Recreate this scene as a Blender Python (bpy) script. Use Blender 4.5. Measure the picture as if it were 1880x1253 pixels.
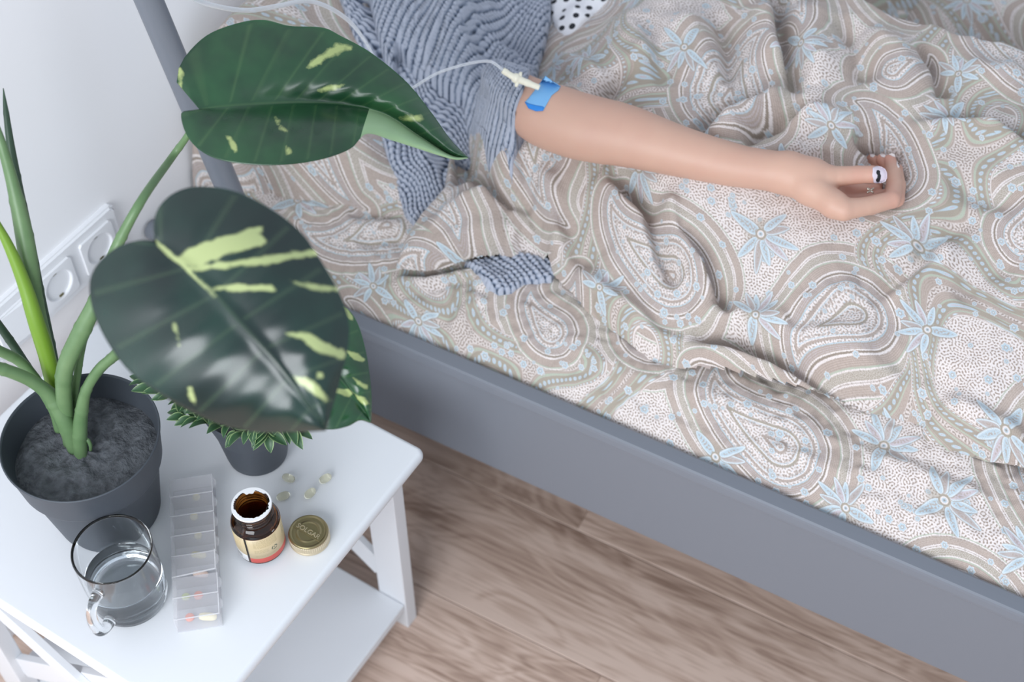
import bpy, bmesh, math, random
import numpy as np
from mathutils import Vector, Matrix, geometry
from mathutils.bvhtree import BVHTree

scene = bpy.context.scene
for o in list(bpy.data.objects):
    bpy.data.objects.remove(o)
COL = scene.collection
random.seed(7)

# ------------------------------------------------------------------ camera, world, lights, exposure
F = 2611.0                                   # focal length in pixels of the 1880 wide frame (50 mm)
PITCH, YAW = math.radians(50.9), math.radians(32.0)
CAM = np.array([1.066, 0.0, 1.75])
H_ = np.array([-math.sin(YAW), math.cos(YAW), 0.0])
R_ = np.array([math.cos(YAW), math.sin(YAW), 0.0])
FW = H_ * math.cos(PITCH) - np.array([0, 0, 1.0]) * math.sin(PITCH)
UP = H_ * math.sin(PITCH) + np.array([0, 0, 1.0]) * math.cos(PITCH)

cd = bpy.data.cameras.new('camera')
cam = bpy.data.objects.new('camera', cd)
COL.objects.link(cam)
cam.location = CAM
cam.rotation_euler = (math.pi / 2 - PITCH, 0, YAW)
cd.sensor_width = 36.0
cd.lens = F / 1880 * 36
cd.clip_start = 0.05
cd.dof.use_dof = True
cd.dof.focus_distance = 1.47
cd.dof.aperture_fstop = 4.0
scene.camera = cam

world = bpy.data.worlds.new('world')
scene.world = world
world.use_nodes = True
bg = world.node_tree.nodes['Background']
bg.inputs['Color'].default_value = (0.80, 0.88, 1.0, 1)
bg.inputs['Strength'].default_value = 0.84


def area(name, loc, target, sx, sy, power, color):
    ld = bpy.data.lights.new(name, 'AREA')
    ld.shape = 'RECTANGLE'
    ld.size, ld.size_y, ld.energy, ld.color = sx, sy, power, color
    ob = bpy.data.objects.new(name, ld)
    COL.objects.link(ob)
    ob.location = loc
    ob.rotation_euler = (Vector(target) - Vector(loc)).to_track_quat('-Z', 'Y').to_euler()
    return ob


area('window_daylight', (0.85, -1.3, 1.55), (0.5, 0.7, 0.42), 1.3, 1.3, 48, (0.93, 0.96, 1.0))

scene.view_settings.view_transform = 'Standard'
scene.view_settings.look = 'None'
scene.view_settings.gamma = 1.0
scene.view_settings.exposure = 0.0
scene.view_settings.use_curve_mapping = False


# ------------------------------------------------------------------ helpers
def ray(u, v):
    return FW + R_ * ((u - 940) / F) - UP * ((v - 626.5) / F)


def Pz(u, v, z):
    k = ray(u, v)
    return CAM + k * ((z - CAM[2]) / k[2])


def Pd(u, v, d):
    return CAM + ray(u, v) * d


def Px0(u, v, x=0.0):
    k = ray(u, v)
    return CAM + k * ((x - CAM[0]) / k[0])


def proj(p):
    q = np.asarray(p, float) - CAM
    d = q @ FW
    return 940 + F * (q @ R_) / d, 626.5 - F * (q @ UP) / d, d


def lin(c):
    out = []
    for x in c[:3]:
        x = x / 255.0
        out.append(x / 12.92 if x <= 0.04045 else ((x + 0.055) / 1.055) ** 2.4)
    return tuple(out) + (1.0,)


def mat(name, color, rough=0.5, **kw):
    m = bpy.data.materials.new(name)
    m.use_nodes = True
    b = m.node_tree.nodes['Principled BSDF']
    b.inputs['Base Color'].default_value = lin(color)
    b.inputs['Roughness'].default_value = rough
    for k, v in kw.items():
        b.inputs[k.replace('_', ' ')].default_value = v
    return m


def bsdf(m):
    return m.node_tree.nodes['Principled BSDF']


def node(m, t, **kw):
    n = m.node_tree.nodes.new(t)
    for k, v in kw.items():
        if k in n.inputs:
            n.inputs[k].default_value = v
        else:
            setattr(n, k, v)
    return n


def link(m, a, ai, b, bi):
    m.node_tree.links.new(a.outputs[ai], b.inputs[bi])


def noise_bump(m, scale, strength, dist=0.001, detail=4):
    tc = node(m, 'ShaderNodeTexCoord')
    n = node(m, 'ShaderNodeTexNoise', Scale=scale, Detail=detail)
    bp = node(m, 'ShaderNodeBump', Strength=strength, Distance=dist)
    link(m, tc, 'Object', n, 'Vector')
    link(m, n, 'Fac', bp, 'Height')
    link(m, bp, 'Normal', bsdf(m), 'Normal')
    return n


def link_obj(name, me, material=None, parent=None, smooth=True):
    if material is not None:
        for mm in (material if isinstance(material, (list, tuple)) else [material]):
            me.materials.append(mm)
    if smooth:
        me.polygons.foreach_set('use_smooth', [True] * len(me.polygons))
    o = bpy.data.objects.new(name, me)
    COL.objects.link(o)
    if parent is not None:
        o.parent = parent
        o.matrix_parent_inverse = parent.matrix_world.inverted()
    return o


def mesh_obj(name, verts, faces, material=None, parent=None, smooth=True):
    me = bpy.data.meshes.new(name)
    me.from_pydata([tuple(map(float, v)) for v in verts], [], [tuple(int(i) for i in f) for f in faces])
    me.update()
    return link_obj(name, me, material, parent, smooth)


def bm_obj(name, bm, material=None, parent=None, smooth=False):
    me = bpy.data.meshes.new(name)
    bm.to_mesh(me)
    bm.free()
    return link_obj(name, me, material, parent, smooth)


def thing(name, label, cat, loc=(0, 0, 0), group=None):
    o = bpy.data.objects.new(name, None)
    COL.objects.link(o)
    o.empty_display_size = 0.02
    o.location = tuple(map(float, loc))
    bpy.context.view_layer.update()
    return tag(o, label, cat, group)


def tag(o, label, cat, group=None):
    o['label'] = label
    o['category'] = cat
    if group:
        o['group'] = group
    return o


def part_label(o, label):
    o['label'] = label
    return o


def add_box(bm, lo, hi, M=None):
    (x0, y0, z0), (x1, y1, z1) = lo, hi
    vs = [bm.verts.new((x, y, z)) for x in (x0, x1) for y in (y0, y1) for z in (z0, z1)]
    for f in ((0, 1, 3, 2), (4, 6, 7, 5), (0, 4, 5, 1), (2, 3, 7, 6), (0, 2, 6, 4), (1, 5, 7, 3)):
        bm.faces.new([vs[i] for i in f])
    if M is not None:
        bmesh.ops.transform(bm, matrix=M, verts=vs)
    return vs


def box(name, lo, hi, material, parent=None, bevel=0.0, seg=2, M=None):
    bm = bmesh.new()
    add_box(bm, lo, hi)
    if bevel:
        bmesh.ops.bevel(bm, geom=bm.edges[:], offset=bevel, segments=seg, profile=0.6, affect='EDGES')
    if M is not None:
        bmesh.ops.transform(bm, matrix=M, verts=bm.verts[:])
    bmesh.ops.recalc_face_normals(bm, faces=bm.faces[:])
    o = bm_obj(name, bm, material, parent, smooth=False)
    return o


def lathe(name, prof, material, parent=None, center=(0, 0, 0), n=64, closed=False, smooth=True):
    """prof: (radius, z) pairs; revolve round Z at center."""
    cx, cy, cz = center
    verts, faces = [], []
    # support loops beside the corners keep the smooth shading tight
    pr = [prof[0]]
    for a, b in zip(prof[:-1], prof[1:]):
        L = math.hypot(b[0] - a[0], b[1] - a[1])
        for q in ((.0008, L - .0008) if L > .005 else (L * .3, L * .7) if L > .0014 else ()):
            pr.append((a[0] + (b[0] - a[0]) * q / L, a[1] + (b[1] - a[1]) * q / L))
        pr.append(b)
    prof = pr
    m = len(prof)
    for (r, z) in prof:
        for k in range(n):
            a = 2 * math.pi * k / n
            verts.append((cx + r * math.cos(a), cy + r * math.sin(a), cz + z))
    rows = m if closed else m - 1
    for i in range(rows):
        j = (i + 1) % m
        for k in range(n):
            q = (k + 1) % n
            faces.append((i * n + k, i * n + q, j * n + q, j * n + k))
    bm = bmesh.new()
    bv = [bm.verts.new(v) for v in verts]
    for f in faces:
        bm.faces.new([bv[i] for i in f])
    bmesh.ops.remove_doubles(bm, verts=bm.verts[:], dist=1e-6)
    bmesh.ops.recalc_face_normals(bm, faces=bm.faces[:])
    return bm_obj(name, bm, material, parent, smooth)


def smooth_path(pts, n):
    """Catmull-Rom through rows of pts (any dimension), n samples."""
    p = np.asarray(pts, float)
    q = np.vstack([2 * p[0] - p[1], p, 2 * p[-1] - p[-2]])
    L = np.concatenate([[0], np.cumsum(np.maximum(np.linalg.norm(np.diff(p[:, :2], axis=0), axis=1), 1e-9))])
    t = np.linspace(0, L[-1], n)
    i = np.clip(np.searchsorted(L, t, side='right') - 1, 0, len(p) - 2)
    f = ((t - L[i]) / (L[i + 1] - L[i]))[:, None]
    a, b, c, d = q[i], q[i + 1], q[i + 2], q[i + 3]
    return 0.5 * (2 * b + (c - a) * f + (2 * a - 5 * b + 4 * c - d) * f ** 2 + (3 * b - a - 3 * c + d) * f ** 3)


def tube(name, pts, radii, material, parent=None, n=12, cap=True, ell=1.0):
    P = np.asarray(pts, float)
    r = np.broadcast_to(np.asarray(radii, float), (len(P),))
    T = np.gradient(P, axis=0)
    T /= np.linalg.norm(T, axis=1)[:, None] + 1e-12
    ref = np.array([0, 0, 1.0]) if abs(T[0][2]) < 0.9 else np.array([1.0, 0, 0])
    N = np.cross(T[0], ref)
    N /= np.linalg.norm(N)
    verts, faces = [], []
    for i in range(len(P)):
        N = N - T[i] * (N @ T[i])
        N /= np.linalg.norm(N)
        B = np.cross(T[i], N)
        for k in range(n):
            a = 2 * math.pi * k / n
            verts.append(P[i] + r[i] * (N * math.cos(a) + ell * B * math.sin(a)))
    for i in range(len(P) - 1):
        for k in range(n):
            q = (k + 1) % n
            faces.append((i * n + k, i * n + q, (i + 1) * n + q, (i + 1) * n + k))
    if cap:
        faces.append(tuple(range(n - 1, -1, -1)))
        faces.append(tuple((len(P) - 1) * n + k for k in range(n)))
    return mesh_obj(name, verts, faces, material, parent)


def sstep(a, b, x):
    t = np.clip((x - a) / (b - a), 0, 1)
    return t * t * (3 - 2 * t)


# bed coordinates: s along the side rail (away from the wall), n into the bed
BA = np.array([0.183, 0.825])
ANG = math.radians(3.587)
BE = np.array([math.cos(ANG), math.sin(ANG)])
BN = np.array([-math.sin(ANG), math.cos(ANG)])
M_BED = Matrix.Translation((BA[0], BA[1], 0)) @ Matrix.Rotation(ANG, 4, 'Z')


def to_bed(p):
    q = np.asarray(p)[..., :2] - BA
    return np.stack([q @ BE, q @ BN], -1)


def to_world(s, n, z):
    xy = BA + np.asarray(s)[..., None] * BE + np.asarray(n)[..., None] * BN
    return np.concatenate([xy, np.asarray(z)[..., None]], -1)


def seg_dist(X, Y, poly, closed=False):
    """distance to a polyline and the fraction along it"""
    p = np.asarray(poly, float)
    if closed:
        p = np.vstack([p, p[:1]])
    L = np.concatenate([[0], np.cumsum(np.linalg.norm(np.diff(p, axis=0), axis=1))])
    best = np.full(X.shape, 1e9)
    frac = np.zeros(X.shape)
    for i in range(len(p) - 1):
        a, b = p[i], p[i + 1]
        d = b - a
        l2 = d @ d + 1e-12
        t = np.clip(((X - a[0]) * d[0] + (Y - a[1]) * d[1]) / l2, 0, 1)
        e = np.hypot(X - a[0] - t * d[0], Y - a[1] - t * d[1])
        m = e < best
        best[m] = e[m]
        frac[m] = ((L[i] + t * math.sqrt(l2)) / L[-1])[m]
    return best, frac


def inside(X, Y, poly):
    p = np.asarray(poly, float)
    c = np.zeros(X.shape, bool)
    j = len(p) - 1
    for i in range(len(p)):
        xi, yi, xj, yj = p[i][0], p[i][1], p[j][0], p[j][1]
        if yi != yj:
            c ^= ((yi > Y) != (yj > Y)) & (X < (xj - xi) * (Y - yi) / (yj - yi) + xi)
        j = i
    return c


def sdf(X, Y, poly):
    d, _ = seg_dist(X, Y, poly, True)
    return np.where(inside(X, Y, poly), d, -d)


class Grid:
    def __init__(self, s0, s1, n0, n1, step):
        self.s = np.arange(s0, s1 + step / 2, step)
        self.n = np.arange(n0, n1 + step / 2, step)
        self.N, self.S = np.meshgrid(self.n, self.s, indexing='xy')
        self.S, self.N = np.meshgrid(self.s, self.n, indexing='ij')
        self.step = step

    def sample(self, A, s, n):
        i = np.clip((np.asarray(s) - self.s[0]) / self.step, 0, len(self.s) - 1.001)
        j = np.clip((np.asarray(n) - self.n[0]) / self.step, 0, len(self.n) - 1.001)
        i0, j0 = i.astype(int), j.astype(int)
        fi, fj = i - i0, j - j0
        return (A[i0, j0] * (1 - fi) * (1 - fj) + A[i0 + 1, j0] * fi * (1 - fj) +
                A[i0, j0 + 1] * (1 - fi) * fj + A[i0 + 1, j0 + 1] * fi * fj)

    def drop(self, A, uv_list, it=12):
        """pixels -> bed coordinates on the height field A"""
        out = []
        for u, v in uv_list:
            z = 0.6
            for _ in range(it):
                s, n = to_bed(Pz(u, v, z))
                z = 0.5 * z + 0.5 * float(self.sample(A, s, n))
            out.append((s, n))
        return np.array(out)


def field_mesh(name, G, Z, keep, material, parent=None, uvf=None, attr=None, snap=None):
    """height field Z on grid G, only the vertices where keep"""
    ns, nn = Z.shape
    idx = -np.ones(Z.shape, int)
    k4 = keep[:-1, :-1] & keep[1:, :-1] & keep[1:, 1:] & keep[:-1, 1:]
    used = np.zeros(Z.shape, bool)
    used[:-1, :-1] |= k4; used[1:, :-1] |= k4; used[1:, 1:] |= k4; used[:-1, 1:] |= k4
    idx[used] = np.arange(used.sum())
    GS, GN = G.S, G.N
    if snap is not None:                     # pull the outermost vertices back onto the outline so the hem is smooth
        a, b = np.gradient(snap, G.step)
        k = np.minimum(snap, 0) / np.maximum(a * a + b * b, .25)
        GS, GN = GS - k * a, GN - k * b
    V = to_world(GS[used], GN[used], Z[used])
    q = np.stack([idx[:-1, :-1][k4], idx[1:, :-1][k4], idx[1:, 1:][k4], idx[:-1, 1:][k4]], 1)
    me = bpy.data.meshes.new(name)
    me.vertices.add(len(V))
    me.vertices.foreach_set('co', V.astype(np.float32).ravel())
    me.loops.add(q.size)
    me.loops.foreach_set('vertex_index', q.astype(np.int32).ravel())
    me.polygons.add(len(q))
    me.polygons.foreach_set('loop_start', (np.arange(len(q)) * 4).astype(np.int32))
    me.polygons.foreach_set('loop_total', np.full(len(q), 4, np.int32))
    me.update(calc_edges=True)
    if uvf is not None:
        uv = np.stack(uvf(G.S, G.N, Z), -1)[used]
        lay = me.uv_layers.new(name='UVMap')
        lay.data.foreach_set('uv', uv[q.ravel()].astype(np.float32).ravel())
    if attr:
        for k, A in attr.items():
            at = me.attributes.new(k, 'FLOAT', 'POINT')
            at.data.foreach_set('value', A[used].astype(np.float32))
    return link_obj(name, me, material, parent)


def fnoise(shape, wl, seed, aniso=1.0, rot=0.0):
    """smooth periodic noise, wavelength wl in cells, unit deviation"""
    rng = np.random.default_rng(seed)
    a, b = shape
    fy = np.fft.fftfreq(a)[:, None]
    fx = np.fft.rfftfreq(b)[None, :]
    c, s_ = math.cos(rot), math.sin(rot)
    u, v = (fy * c + fx * s_) * wl, (-fy * s_ + fx * c) * wl * aniso
    fr = np.sqrt(u * u + v * v)
    z = np.fft.irfft2(np.fft.rfft2(rng.standard_normal(shape)) * np.exp(-((fr - 0.8) / 0.5) ** 2), s=shape)
    return z / z.std()


def patch(name, outline, bvh, off, thick, material, parent=None, step=2.0):
    """a thin sheet laid on a surface: outline in picture coordinates, laid on the surface the rays meet"""
    ol = np.asarray(outline, float)
    x0, y0 = ol.min(0); x1, y1 = ol.max(0)
    X, Y = np.meshgrid(np.arange(x0, x1, step), np.arange(y0, y1, step), indexing='ij')
    d = sdf(X, Y, ol)
    pin = np.stack([X[d > step * .6], Y[d > step * .6]], 1)
    pts = [Vector(p) for p in ol] + [Vector(p) for p in pin]
    k = len(ol)
    vs, _, fs, *_ = geometry.delaunay_2d_cdt(pts, [(i, (i + 1) % k) for i in range(k)], [list(range(k))], 1, 1e-5)
    top, bot = [], []
    last = 1.6
    c = Vector(CAM)
    hits = []
    for p in vs:
        dr = Vector(ray(p.x, p.y)).normalized()
        hit, nor, _, dist = bvh.ray_cast(c, dr)
        hits.append((dr, hit, nor, dist))
    med = np.median([h[3] for h in hits if h[1] is not None])
    for dr, hit, nor, dist in hits:
        if hit is None or abs(dist - med) > 0.03:
            hit, nor = c + dr * med, -dr
        top.append(hit + nor * (off + thick)); bot.append(hit + nor * off)
    nv = len(vs)
    faces = []
    bd = {}
    for f in fs:
        a = sum(vs[f[i]].x * vs[f[(i + 1) % 3]].y - vs[f[(i + 1) % 3]].x * vs[f[i]].y for i in range(3))
        f = list(f) if a < 0 else list(f)[::-1]
        faces.append(f)
        faces.append([i + nv for i in f[::-1]])
        for i in range(3):
            bd[(f[i], f[(i + 1) % 3])] = 1
    for (a, b) in list(bd):
        if (b, a) not in bd:
            faces.append([b, a, a + nv, b + nv])
    return mesh_obj(name, top + bot, faces, material, parent)


# ------------------------------------------------------------------ materials
M_wall = mat('wall_paint', (246, 246, 248), 0.85)
noise_bump(M_wall, 160, 0.08, 0.0006)
M_white = mat('white_lacquer', (220, 223, 227), 0.38)
M_plast = mat('white_plastic', (236, 237, 240), 0.3)
M_grey = mat('grey_metal', (116, 121, 130), 0.36)
noise_bump(M_grey, 900, 0.06, 0.0003)
M_brass = mat('contact_metal', (120, 112, 80), 0.35, Metallic=0.8)
M_dark = mat('dark_hole', (60, 58, 52), 0.6)

# wood planks: grain stretched along the plank, knots as rings; each plank its own offset through the object's random number
M_floor = mat('oak_vinyl', (150, 126, 112), 0.5)


def floor_nodes(m):
    tc = node(m, 'ShaderNodeTexCoord')
    oi = node(m, 'ShaderNodeObjectInfo')
    mul = node(m, 'ShaderNodeMath', operation='MULTIPLY'); mul.inputs[1].default_value = 37.0
    link(m, oi, 'Random', mul, 0)
    cmb = node(m, 'ShaderNodeCombineXYZ')
    link(m, mul, 0, cmb, 'X'); link(m, mul, 0, cmb, 'Y')
    add = node(m, 'ShaderNodeVectorMath', operation='ADD')
    link(m, tc, 'Object', add, 0); link(m, cmb, 0, add, 1)
    mp = node(m, 'ShaderNodeMapping'); mp.inputs['Scale'].default_value = (2.2, 9.0, 9.0)
    link(m, add, 0, mp, 'Vector')
    big = node(m, 'ShaderNodeTexNoise', Scale=1.6, Detail=3.0, Distortion=0.9)
    link(m, mp, 0, big, 'Vector')
    # cathedral rings: bands of a slow noise
    band = node(m, 'ShaderNodeMath', operation='MULTIPLY'); band.inputs[1].default_value = 60.0
    link(m, big, 'Fac', band, 0)
    sn = node(m, 'ShaderNodeMath', operation='SINE'); link(m, band, 0, sn, 0)
    mp2 = node(m, 'ShaderNodeMapping'); mp2.inputs['Scale'].default_value = (9.0, 220.0, 220.0)
    link(m, add, 0, mp2, 'Vector')
    fine = node(m, 'ShaderNodeTexNoise', Scale=1.0, Detail=5.0, Distortion=0.3)
    link(m, mp2, 0, fine, 'Vector')
    mp3 = node(m, 'ShaderNodeMapping'); mp3.inputs['Scale'].default_value = (1.6, 20.0, 20.0)
    link(m, add, 0, mp3, 'Vector')
    mid = node(m, 'ShaderNodeTexNoise', Scale=1.0, Detail=4.0)
    link(m, mp3, 0, mid, 'Vector')
    a = node(m, 'ShaderNodeMath', operation='MULTIPLY_ADD'); a.inputs[1].default_value = 0.06
    link(m, sn, 0, a, 0); link(m, mid, 'Fac', a, 2)
    b = node(m, 'ShaderNodeMath', operation='MULTIPLY_ADD'); b.inputs[1].default_value = 0.55
    link(m, fine, 'Fac', b, 0); link(m, a, 0, b, 2)
    r = node(m, 'ShaderNodeValToRGB')
    e = r.color_ramp.elements
    e[0].position, e[0].color = 0.52, lin((150, 124, 109))
    e[1].position, e[1].color = 1.05 / 1.2, lin((216, 192, 177))
    x = e.new(0.72); x.color = lin((194, 168, 152))
    link(m, b, 0, r, 'Fac')
    hs = node(m, 'ShaderNodeHueSaturation')
    vr = node(m, 'ShaderNodeMapRange'); vr.inputs['To Min'].default_value = 0.9; vr.inputs['To Max'].default_value = 1.08
    link(m, oi, 'Random', vr, 'Value'); link(m, vr, 0, hs, 'Value'); link(m, r, 'Color', hs, 'Color')
    link(m, hs, 'Color', bsdf(m), 'Base Color')
    bp = node(m, 'ShaderNodeBump', Strength=0.15, Distance=0.0005)
    link(m, fine, 'Fac', bp, 'Height'); link(m, bp, 'Normal', bsdf(m), 'Normal')


floor_nodes(M_floor)
M_gap = mat('floor_joint', (70, 58, 50), 0.9)

# ------------------------------------------------------------------ room
wl = box('wall_left', (-0.12, -2.6, -0.02), (0.0, 3.2, 2.6), M_wall)
wl['kind'] = 'structure'
fl = box('floor', (-0.12, -2.6, -0.06), (3.4, 3.2, -0.008), M_gap)
fl['kind'] = 'structure'
bb = box('baseboard_left', (0.0002, -2.6, 0.0), (0.012, 3.2, 0.07), M_white, bevel=0.002)
bb['kind'] = 'structure'
plank_w = 0.185
fp = bmesh.new()
add_box(fp, (0, 0.0004, -0.0079), (1.22, plank_w - 0.0008, 0.0))
bmesh.ops.bevel(fp, geom=[e for e in fp.edges if all(v.co.z > -0.001 for v in e.verts)], offset=0.0007, segments=1, affect='EDGES')
me_pl = bpy.data.meshes.new('plank')
fp.to_mesh(me_pl); fp.free()
me_pl.materials.append(M_floor)
offs = [0.0, 0.55, 0.23, 0.82, 0.41, 1.0, 0.12, 0.68]
for i in range(-12, 13):
    for k in range(-1, 3):
        s0 = -0.15 + offs[i % 8] - 1.22 + 1.2203 * k
        if s0 > 2.6 or s0 + 1.22 < -0.3:
            continue
        o = bpy.data.objects.new('plank', me_pl)
        COL.objects.link(o)
        o.matrix_world = M_BED @ Matrix.Translation((s0, -0.075 + i * plank_w, 0))
        o.parent = fl
        o.matrix_parent_inverse = fl.matrix_world.inverted()

# ------------------------------------------------------------------ side table
TZ = 0.4215
tb = thing('side_table', 'white lacquered side table with low shelf and X braced sides', 'table', (0.27, 0.53, 0))


def slab(name, x0, x1, y0, y1, z0, z1, rc, re, material, parent):
    """board with rounded corners and rounded edges, built from stacked loops"""
    loops = []
    for a in np.linspace(-math.pi / 2, math.pi / 2, 13):
        ins, z = re * (1 - math.cos(a)), ((z0 + z1) / 2 + (z1 - z0) / 2 * math.sin(a))
        lp = []
        for (cx, cy, b0) in ((x1 - rc, y1 - rc, 0), (x0 + rc, y1 - rc, 90), (x0 + rc, y0 + rc, 180), (x1 - rc, y0 + rc, 270)):
            for k in range(7):
                b = math.radians(b0 + 15 * k)
                lp.append((cx + (rc - ins) * math.cos(b), cy + (rc - ins) * math.sin(b), z))
        loops.append(lp)
    n = len(loops[0])
    vs = [v for lp in loops for v in lp]
    fs = [(i * n + k, i * n + (k + 1) % n, (i + 1) * n + (k + 1) % n, (i + 1) * n + k) for i in range(len(loops) - 1) for k in range(n)]
    fs += [tuple(range(n))[::-1], tuple(range((len(loops) - 1) * n, len(loops) * n))]
    o = mesh_obj(name, vs, fs, material, parent)
    for p in o.data.polygons[-2:]:
        p.use_smooth = False
    return o


slab('table_top', 0.048, 0.495, 0.33, 0.73, TZ - 0.018, TZ, 0.010, 0.006, M_white, tb)
for x0 in (0.083, 0.4165):
    for y0 in (0.344, 0.7035):
        box('leg', (x0, y0, 0), (x0 + 0.0435, y0 + 0.0205, TZ - 0.0179), M_white, tb, bevel=0.0015)
box('shelf', (0.086, 0.3646, 0.048), (0.458, 0.7033, 0.064), M_white, tb, bevel=0.002)
for y0 in (0.344, 0.7045):
    for k, (za, zb) in enumerate(((0.372, 0.118), (0.118, 0.372))):
        a, b = Vector((0.118, 0, za)), Vector((0.425, 0, zb))
        L = (b - a).length
        Mx = Matrix.Translation((a.x, y0 + 0.0005 + 0.0092 * k, a.z)) @ Matrix.Rotation(-math.atan2(b.z - a.z, b.x - a.x), 4, 'Y')
        box('cross_brace', (0, 0, -0.019), (L, 0.0092, 0.019), M_white, tb, bevel=0.001, M=Mx)
    box('apron', (0.126, y0 + 0.002, TZ - 0.046), (0.417, y0 + 0.016, TZ - 0.0179), M_white, tb)

# ------------------------------------------------------------------ wall socket plate (three modules, 71 mm apart)
sk = thing('wall_socket', 'white triple wall plate with two round power outlets above the table', 'socket', (0, 0.737, 0.475))
pc = [0.737, 0.666, 0.595]
pz = 0.473
bm = bmesh.new()
add_box(bm, (0.0, pc[2] - 0.0405, pz - 0.0405), (0.009, pc[0] + 0.0405, pz + 0.0405))
bmesh.ops.bevel(bm, geom=[e for e in bm.edges if abs(e.verts[0].co.x - e.verts[1].co.x) > .005], offset=0.004, segments=4, affect='EDGES')
bmesh.ops.bevel(bm, geom=[e for e in bm.edges if min(v.co.x for v in e.verts) > .008], offset=0.003, segments=3, affect='EDGES')
bm_obj('frame', bm, M_plast, sk)
MX = lambda y: Matrix.Translation((0.009, y, pz)) @ Matrix.Rotation(math.pi / 2, 4, 'Y')
for y in pc[:2]:
    # square cover with a round well
    n = 48
    prof_v, prof_f = [], []
    rings = []
    for (kind, r, h) in (('sq', .0275, 0.0), ('sq', .0270, .0032), ('ci', .0218, .0036), ('ci', .0205, .0030), ('ci', .0196, -.0060), ('ci', .0001, -.0062)):
        ring = []
        for k in range(n):
            a = 2 * math.pi * (k + .5) / n
            c, s_ = math.cos(a), math.sin(a)
            if kind == 'sq':
                q = r / max(abs(c), abs(s_)) * (1 if max(abs(c), abs(s_)) > .74 else .97)
            else:
                q = r
            ring.append(len(prof_v)); prof_v.append((h, q * c, q * s_))
        rings.append(ring)
    for a_, b_ in zip(rings[:-1], rings[1:]):
        for k in range(n):
            q = (k + 1) % n
            prof_f.append((a_[k], a_[q], b_[q], b_[k]))
    o = mesh_obj('outlet', [(0.0092 + v[0], y + v[1], pz + v[2]) for v in prof_v], prof_f, M_plast, sk, smooth=False)
    for sy in (-.0095, .0095):
        lathe('pin_hole', [(0, 0.0), (.0026, 0.0), (.0026, .0004), (0, .0004)], M_dark, o, n=16).matrix_world = Matrix.Translation((.0034, y + sy, pz)) @ Matrix.Rotation(math.pi / 2, 4, 'Y')
    for sz in (-1, 1):
        box('earth_clip', (.0034, y - .003, pz + sz * .0185 - .0012), (.0105, y + .003, pz + sz * .0185 + .0012), M_brass, o)
rk = box('rocker_switch', (0.0092, pc[2] - .0275, pz - .0275), (0.0125, pc[2] + .0275, pz + .0275), M_plast, sk, bevel=.001)
bm = bmesh.new()
vs = [bm.verts.new(v) for v in ((.0125, pc[2] - .02, pz - .025), (.0125, pc[2] + .02, pz - .025), (.0125, pc[2] + .02, pz + .025), (.0125, pc[2] - .02, pz + .025),
                                (.0162, pc[2] + .014, pz - .025), (.0162, pc[2] + .014, pz + .025))]
for f in ((0, 1, 4), (2, 3, 5), (1, 2, 5, 4), (3, 0, 4, 5)):
    bm.faces.new([vs[i] for i in f])
bm_obj('rocker', bm, M_plast, rk)

# ------------------------------------------------------------------ bed frame
bf = thing('bed', 'grey painted bed with deep side rail and leaning tubular post', 'bed', (BA[0], BA[1], 0))


def bedbox(name, lo, hi, material, parent, bevel=0.0, seg=3):
    return box(name, lo, hi, material, parent, bevel, seg, M=M_BED)


# rail: outer face n=0, rounded top edge with a small bead below it
prof = [(0.0, .249), (0.0, .4035), (-.0012, .4055), (-.0012, .409), (.0, .4165), (.0010, .4195), (.0033, .4212), (.012, .4215), (.0195, .4215), (.0225, .4195), (.024, .415),
        (.024, .30), (.031, .296), (.031, .249)]


def rail(name, n0, sgn, s0, s1):
    k = len(prof)
    vs = []
    for s in (s0, s1):
        for (n, z) in prof:
            vs.append(to_world(np.float64(s), np.float64(n0 + sgn * n), np.float64(z)))
    fs = [(i, (i + 1) % k, k + (i + 1) % k, k + i) for i in range(k)] + [tuple(range(k))[::-1], tuple(range(k, 2 * k))]
    o = mesh_obj(name, vs, fs, M_grey, bf, smooth=False)
    b = o.modifiers.new('bevel', 'BEVEL'); b.width = 0.003; b.segments = 3; b.limit_method = 'ANGLE'; b.angle_limit = 1.2
    return o


rail('side_rail', 0.0, 1, -0.171, 2.02)
tube('end_cap', to_world(np.array([-.1795, -.179, -.176, -.15]), np.full(4, .012), np.full(4, .4245)), [.011, .0128, .0140, .0140], M_grey, bf, n=24)
rail('side_rail', 1.02, -1, -0.150, 2.02)
bedbox('slat_base', (-.10, .032, .285), (2.0, .988, .299), M_grey, bf)
for n in (0.0135, 1.0065):
    a, b = np.array([0.012, n, 0.0]), np.array([0.0, n, .42])
    pts = [a, [0.004, n, .3], [0.0, n, .42], [-.018, n, .50], [-.040, n, .60], [-.105, n, .90], [-.148, n, 1.10]]
    pts = smooth_path(np.array([[p[0], p[2], p[1]] for p in pts]), 40)[:, [0, 2, 1]]
    tube('post', to_world(pts[:, 0], pts[:, 1], pts[:, 2]), .0150, M_grey, bf, n=28)
pts = np.array([[-.148, t, 1.10] for t in np.linspace(0.0, 1.02, 12)])
tube('headboard_bar', to_world(pts[:, 0], pts[:, 1], pts[:, 2]), .0150, M_grey, bf, n=20)
for n in (0.008, 0.976):
    bedbox('leg', (1.93, n, 0), (1.97, n + .036, .2485), M_grey, bf, .003)

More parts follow.
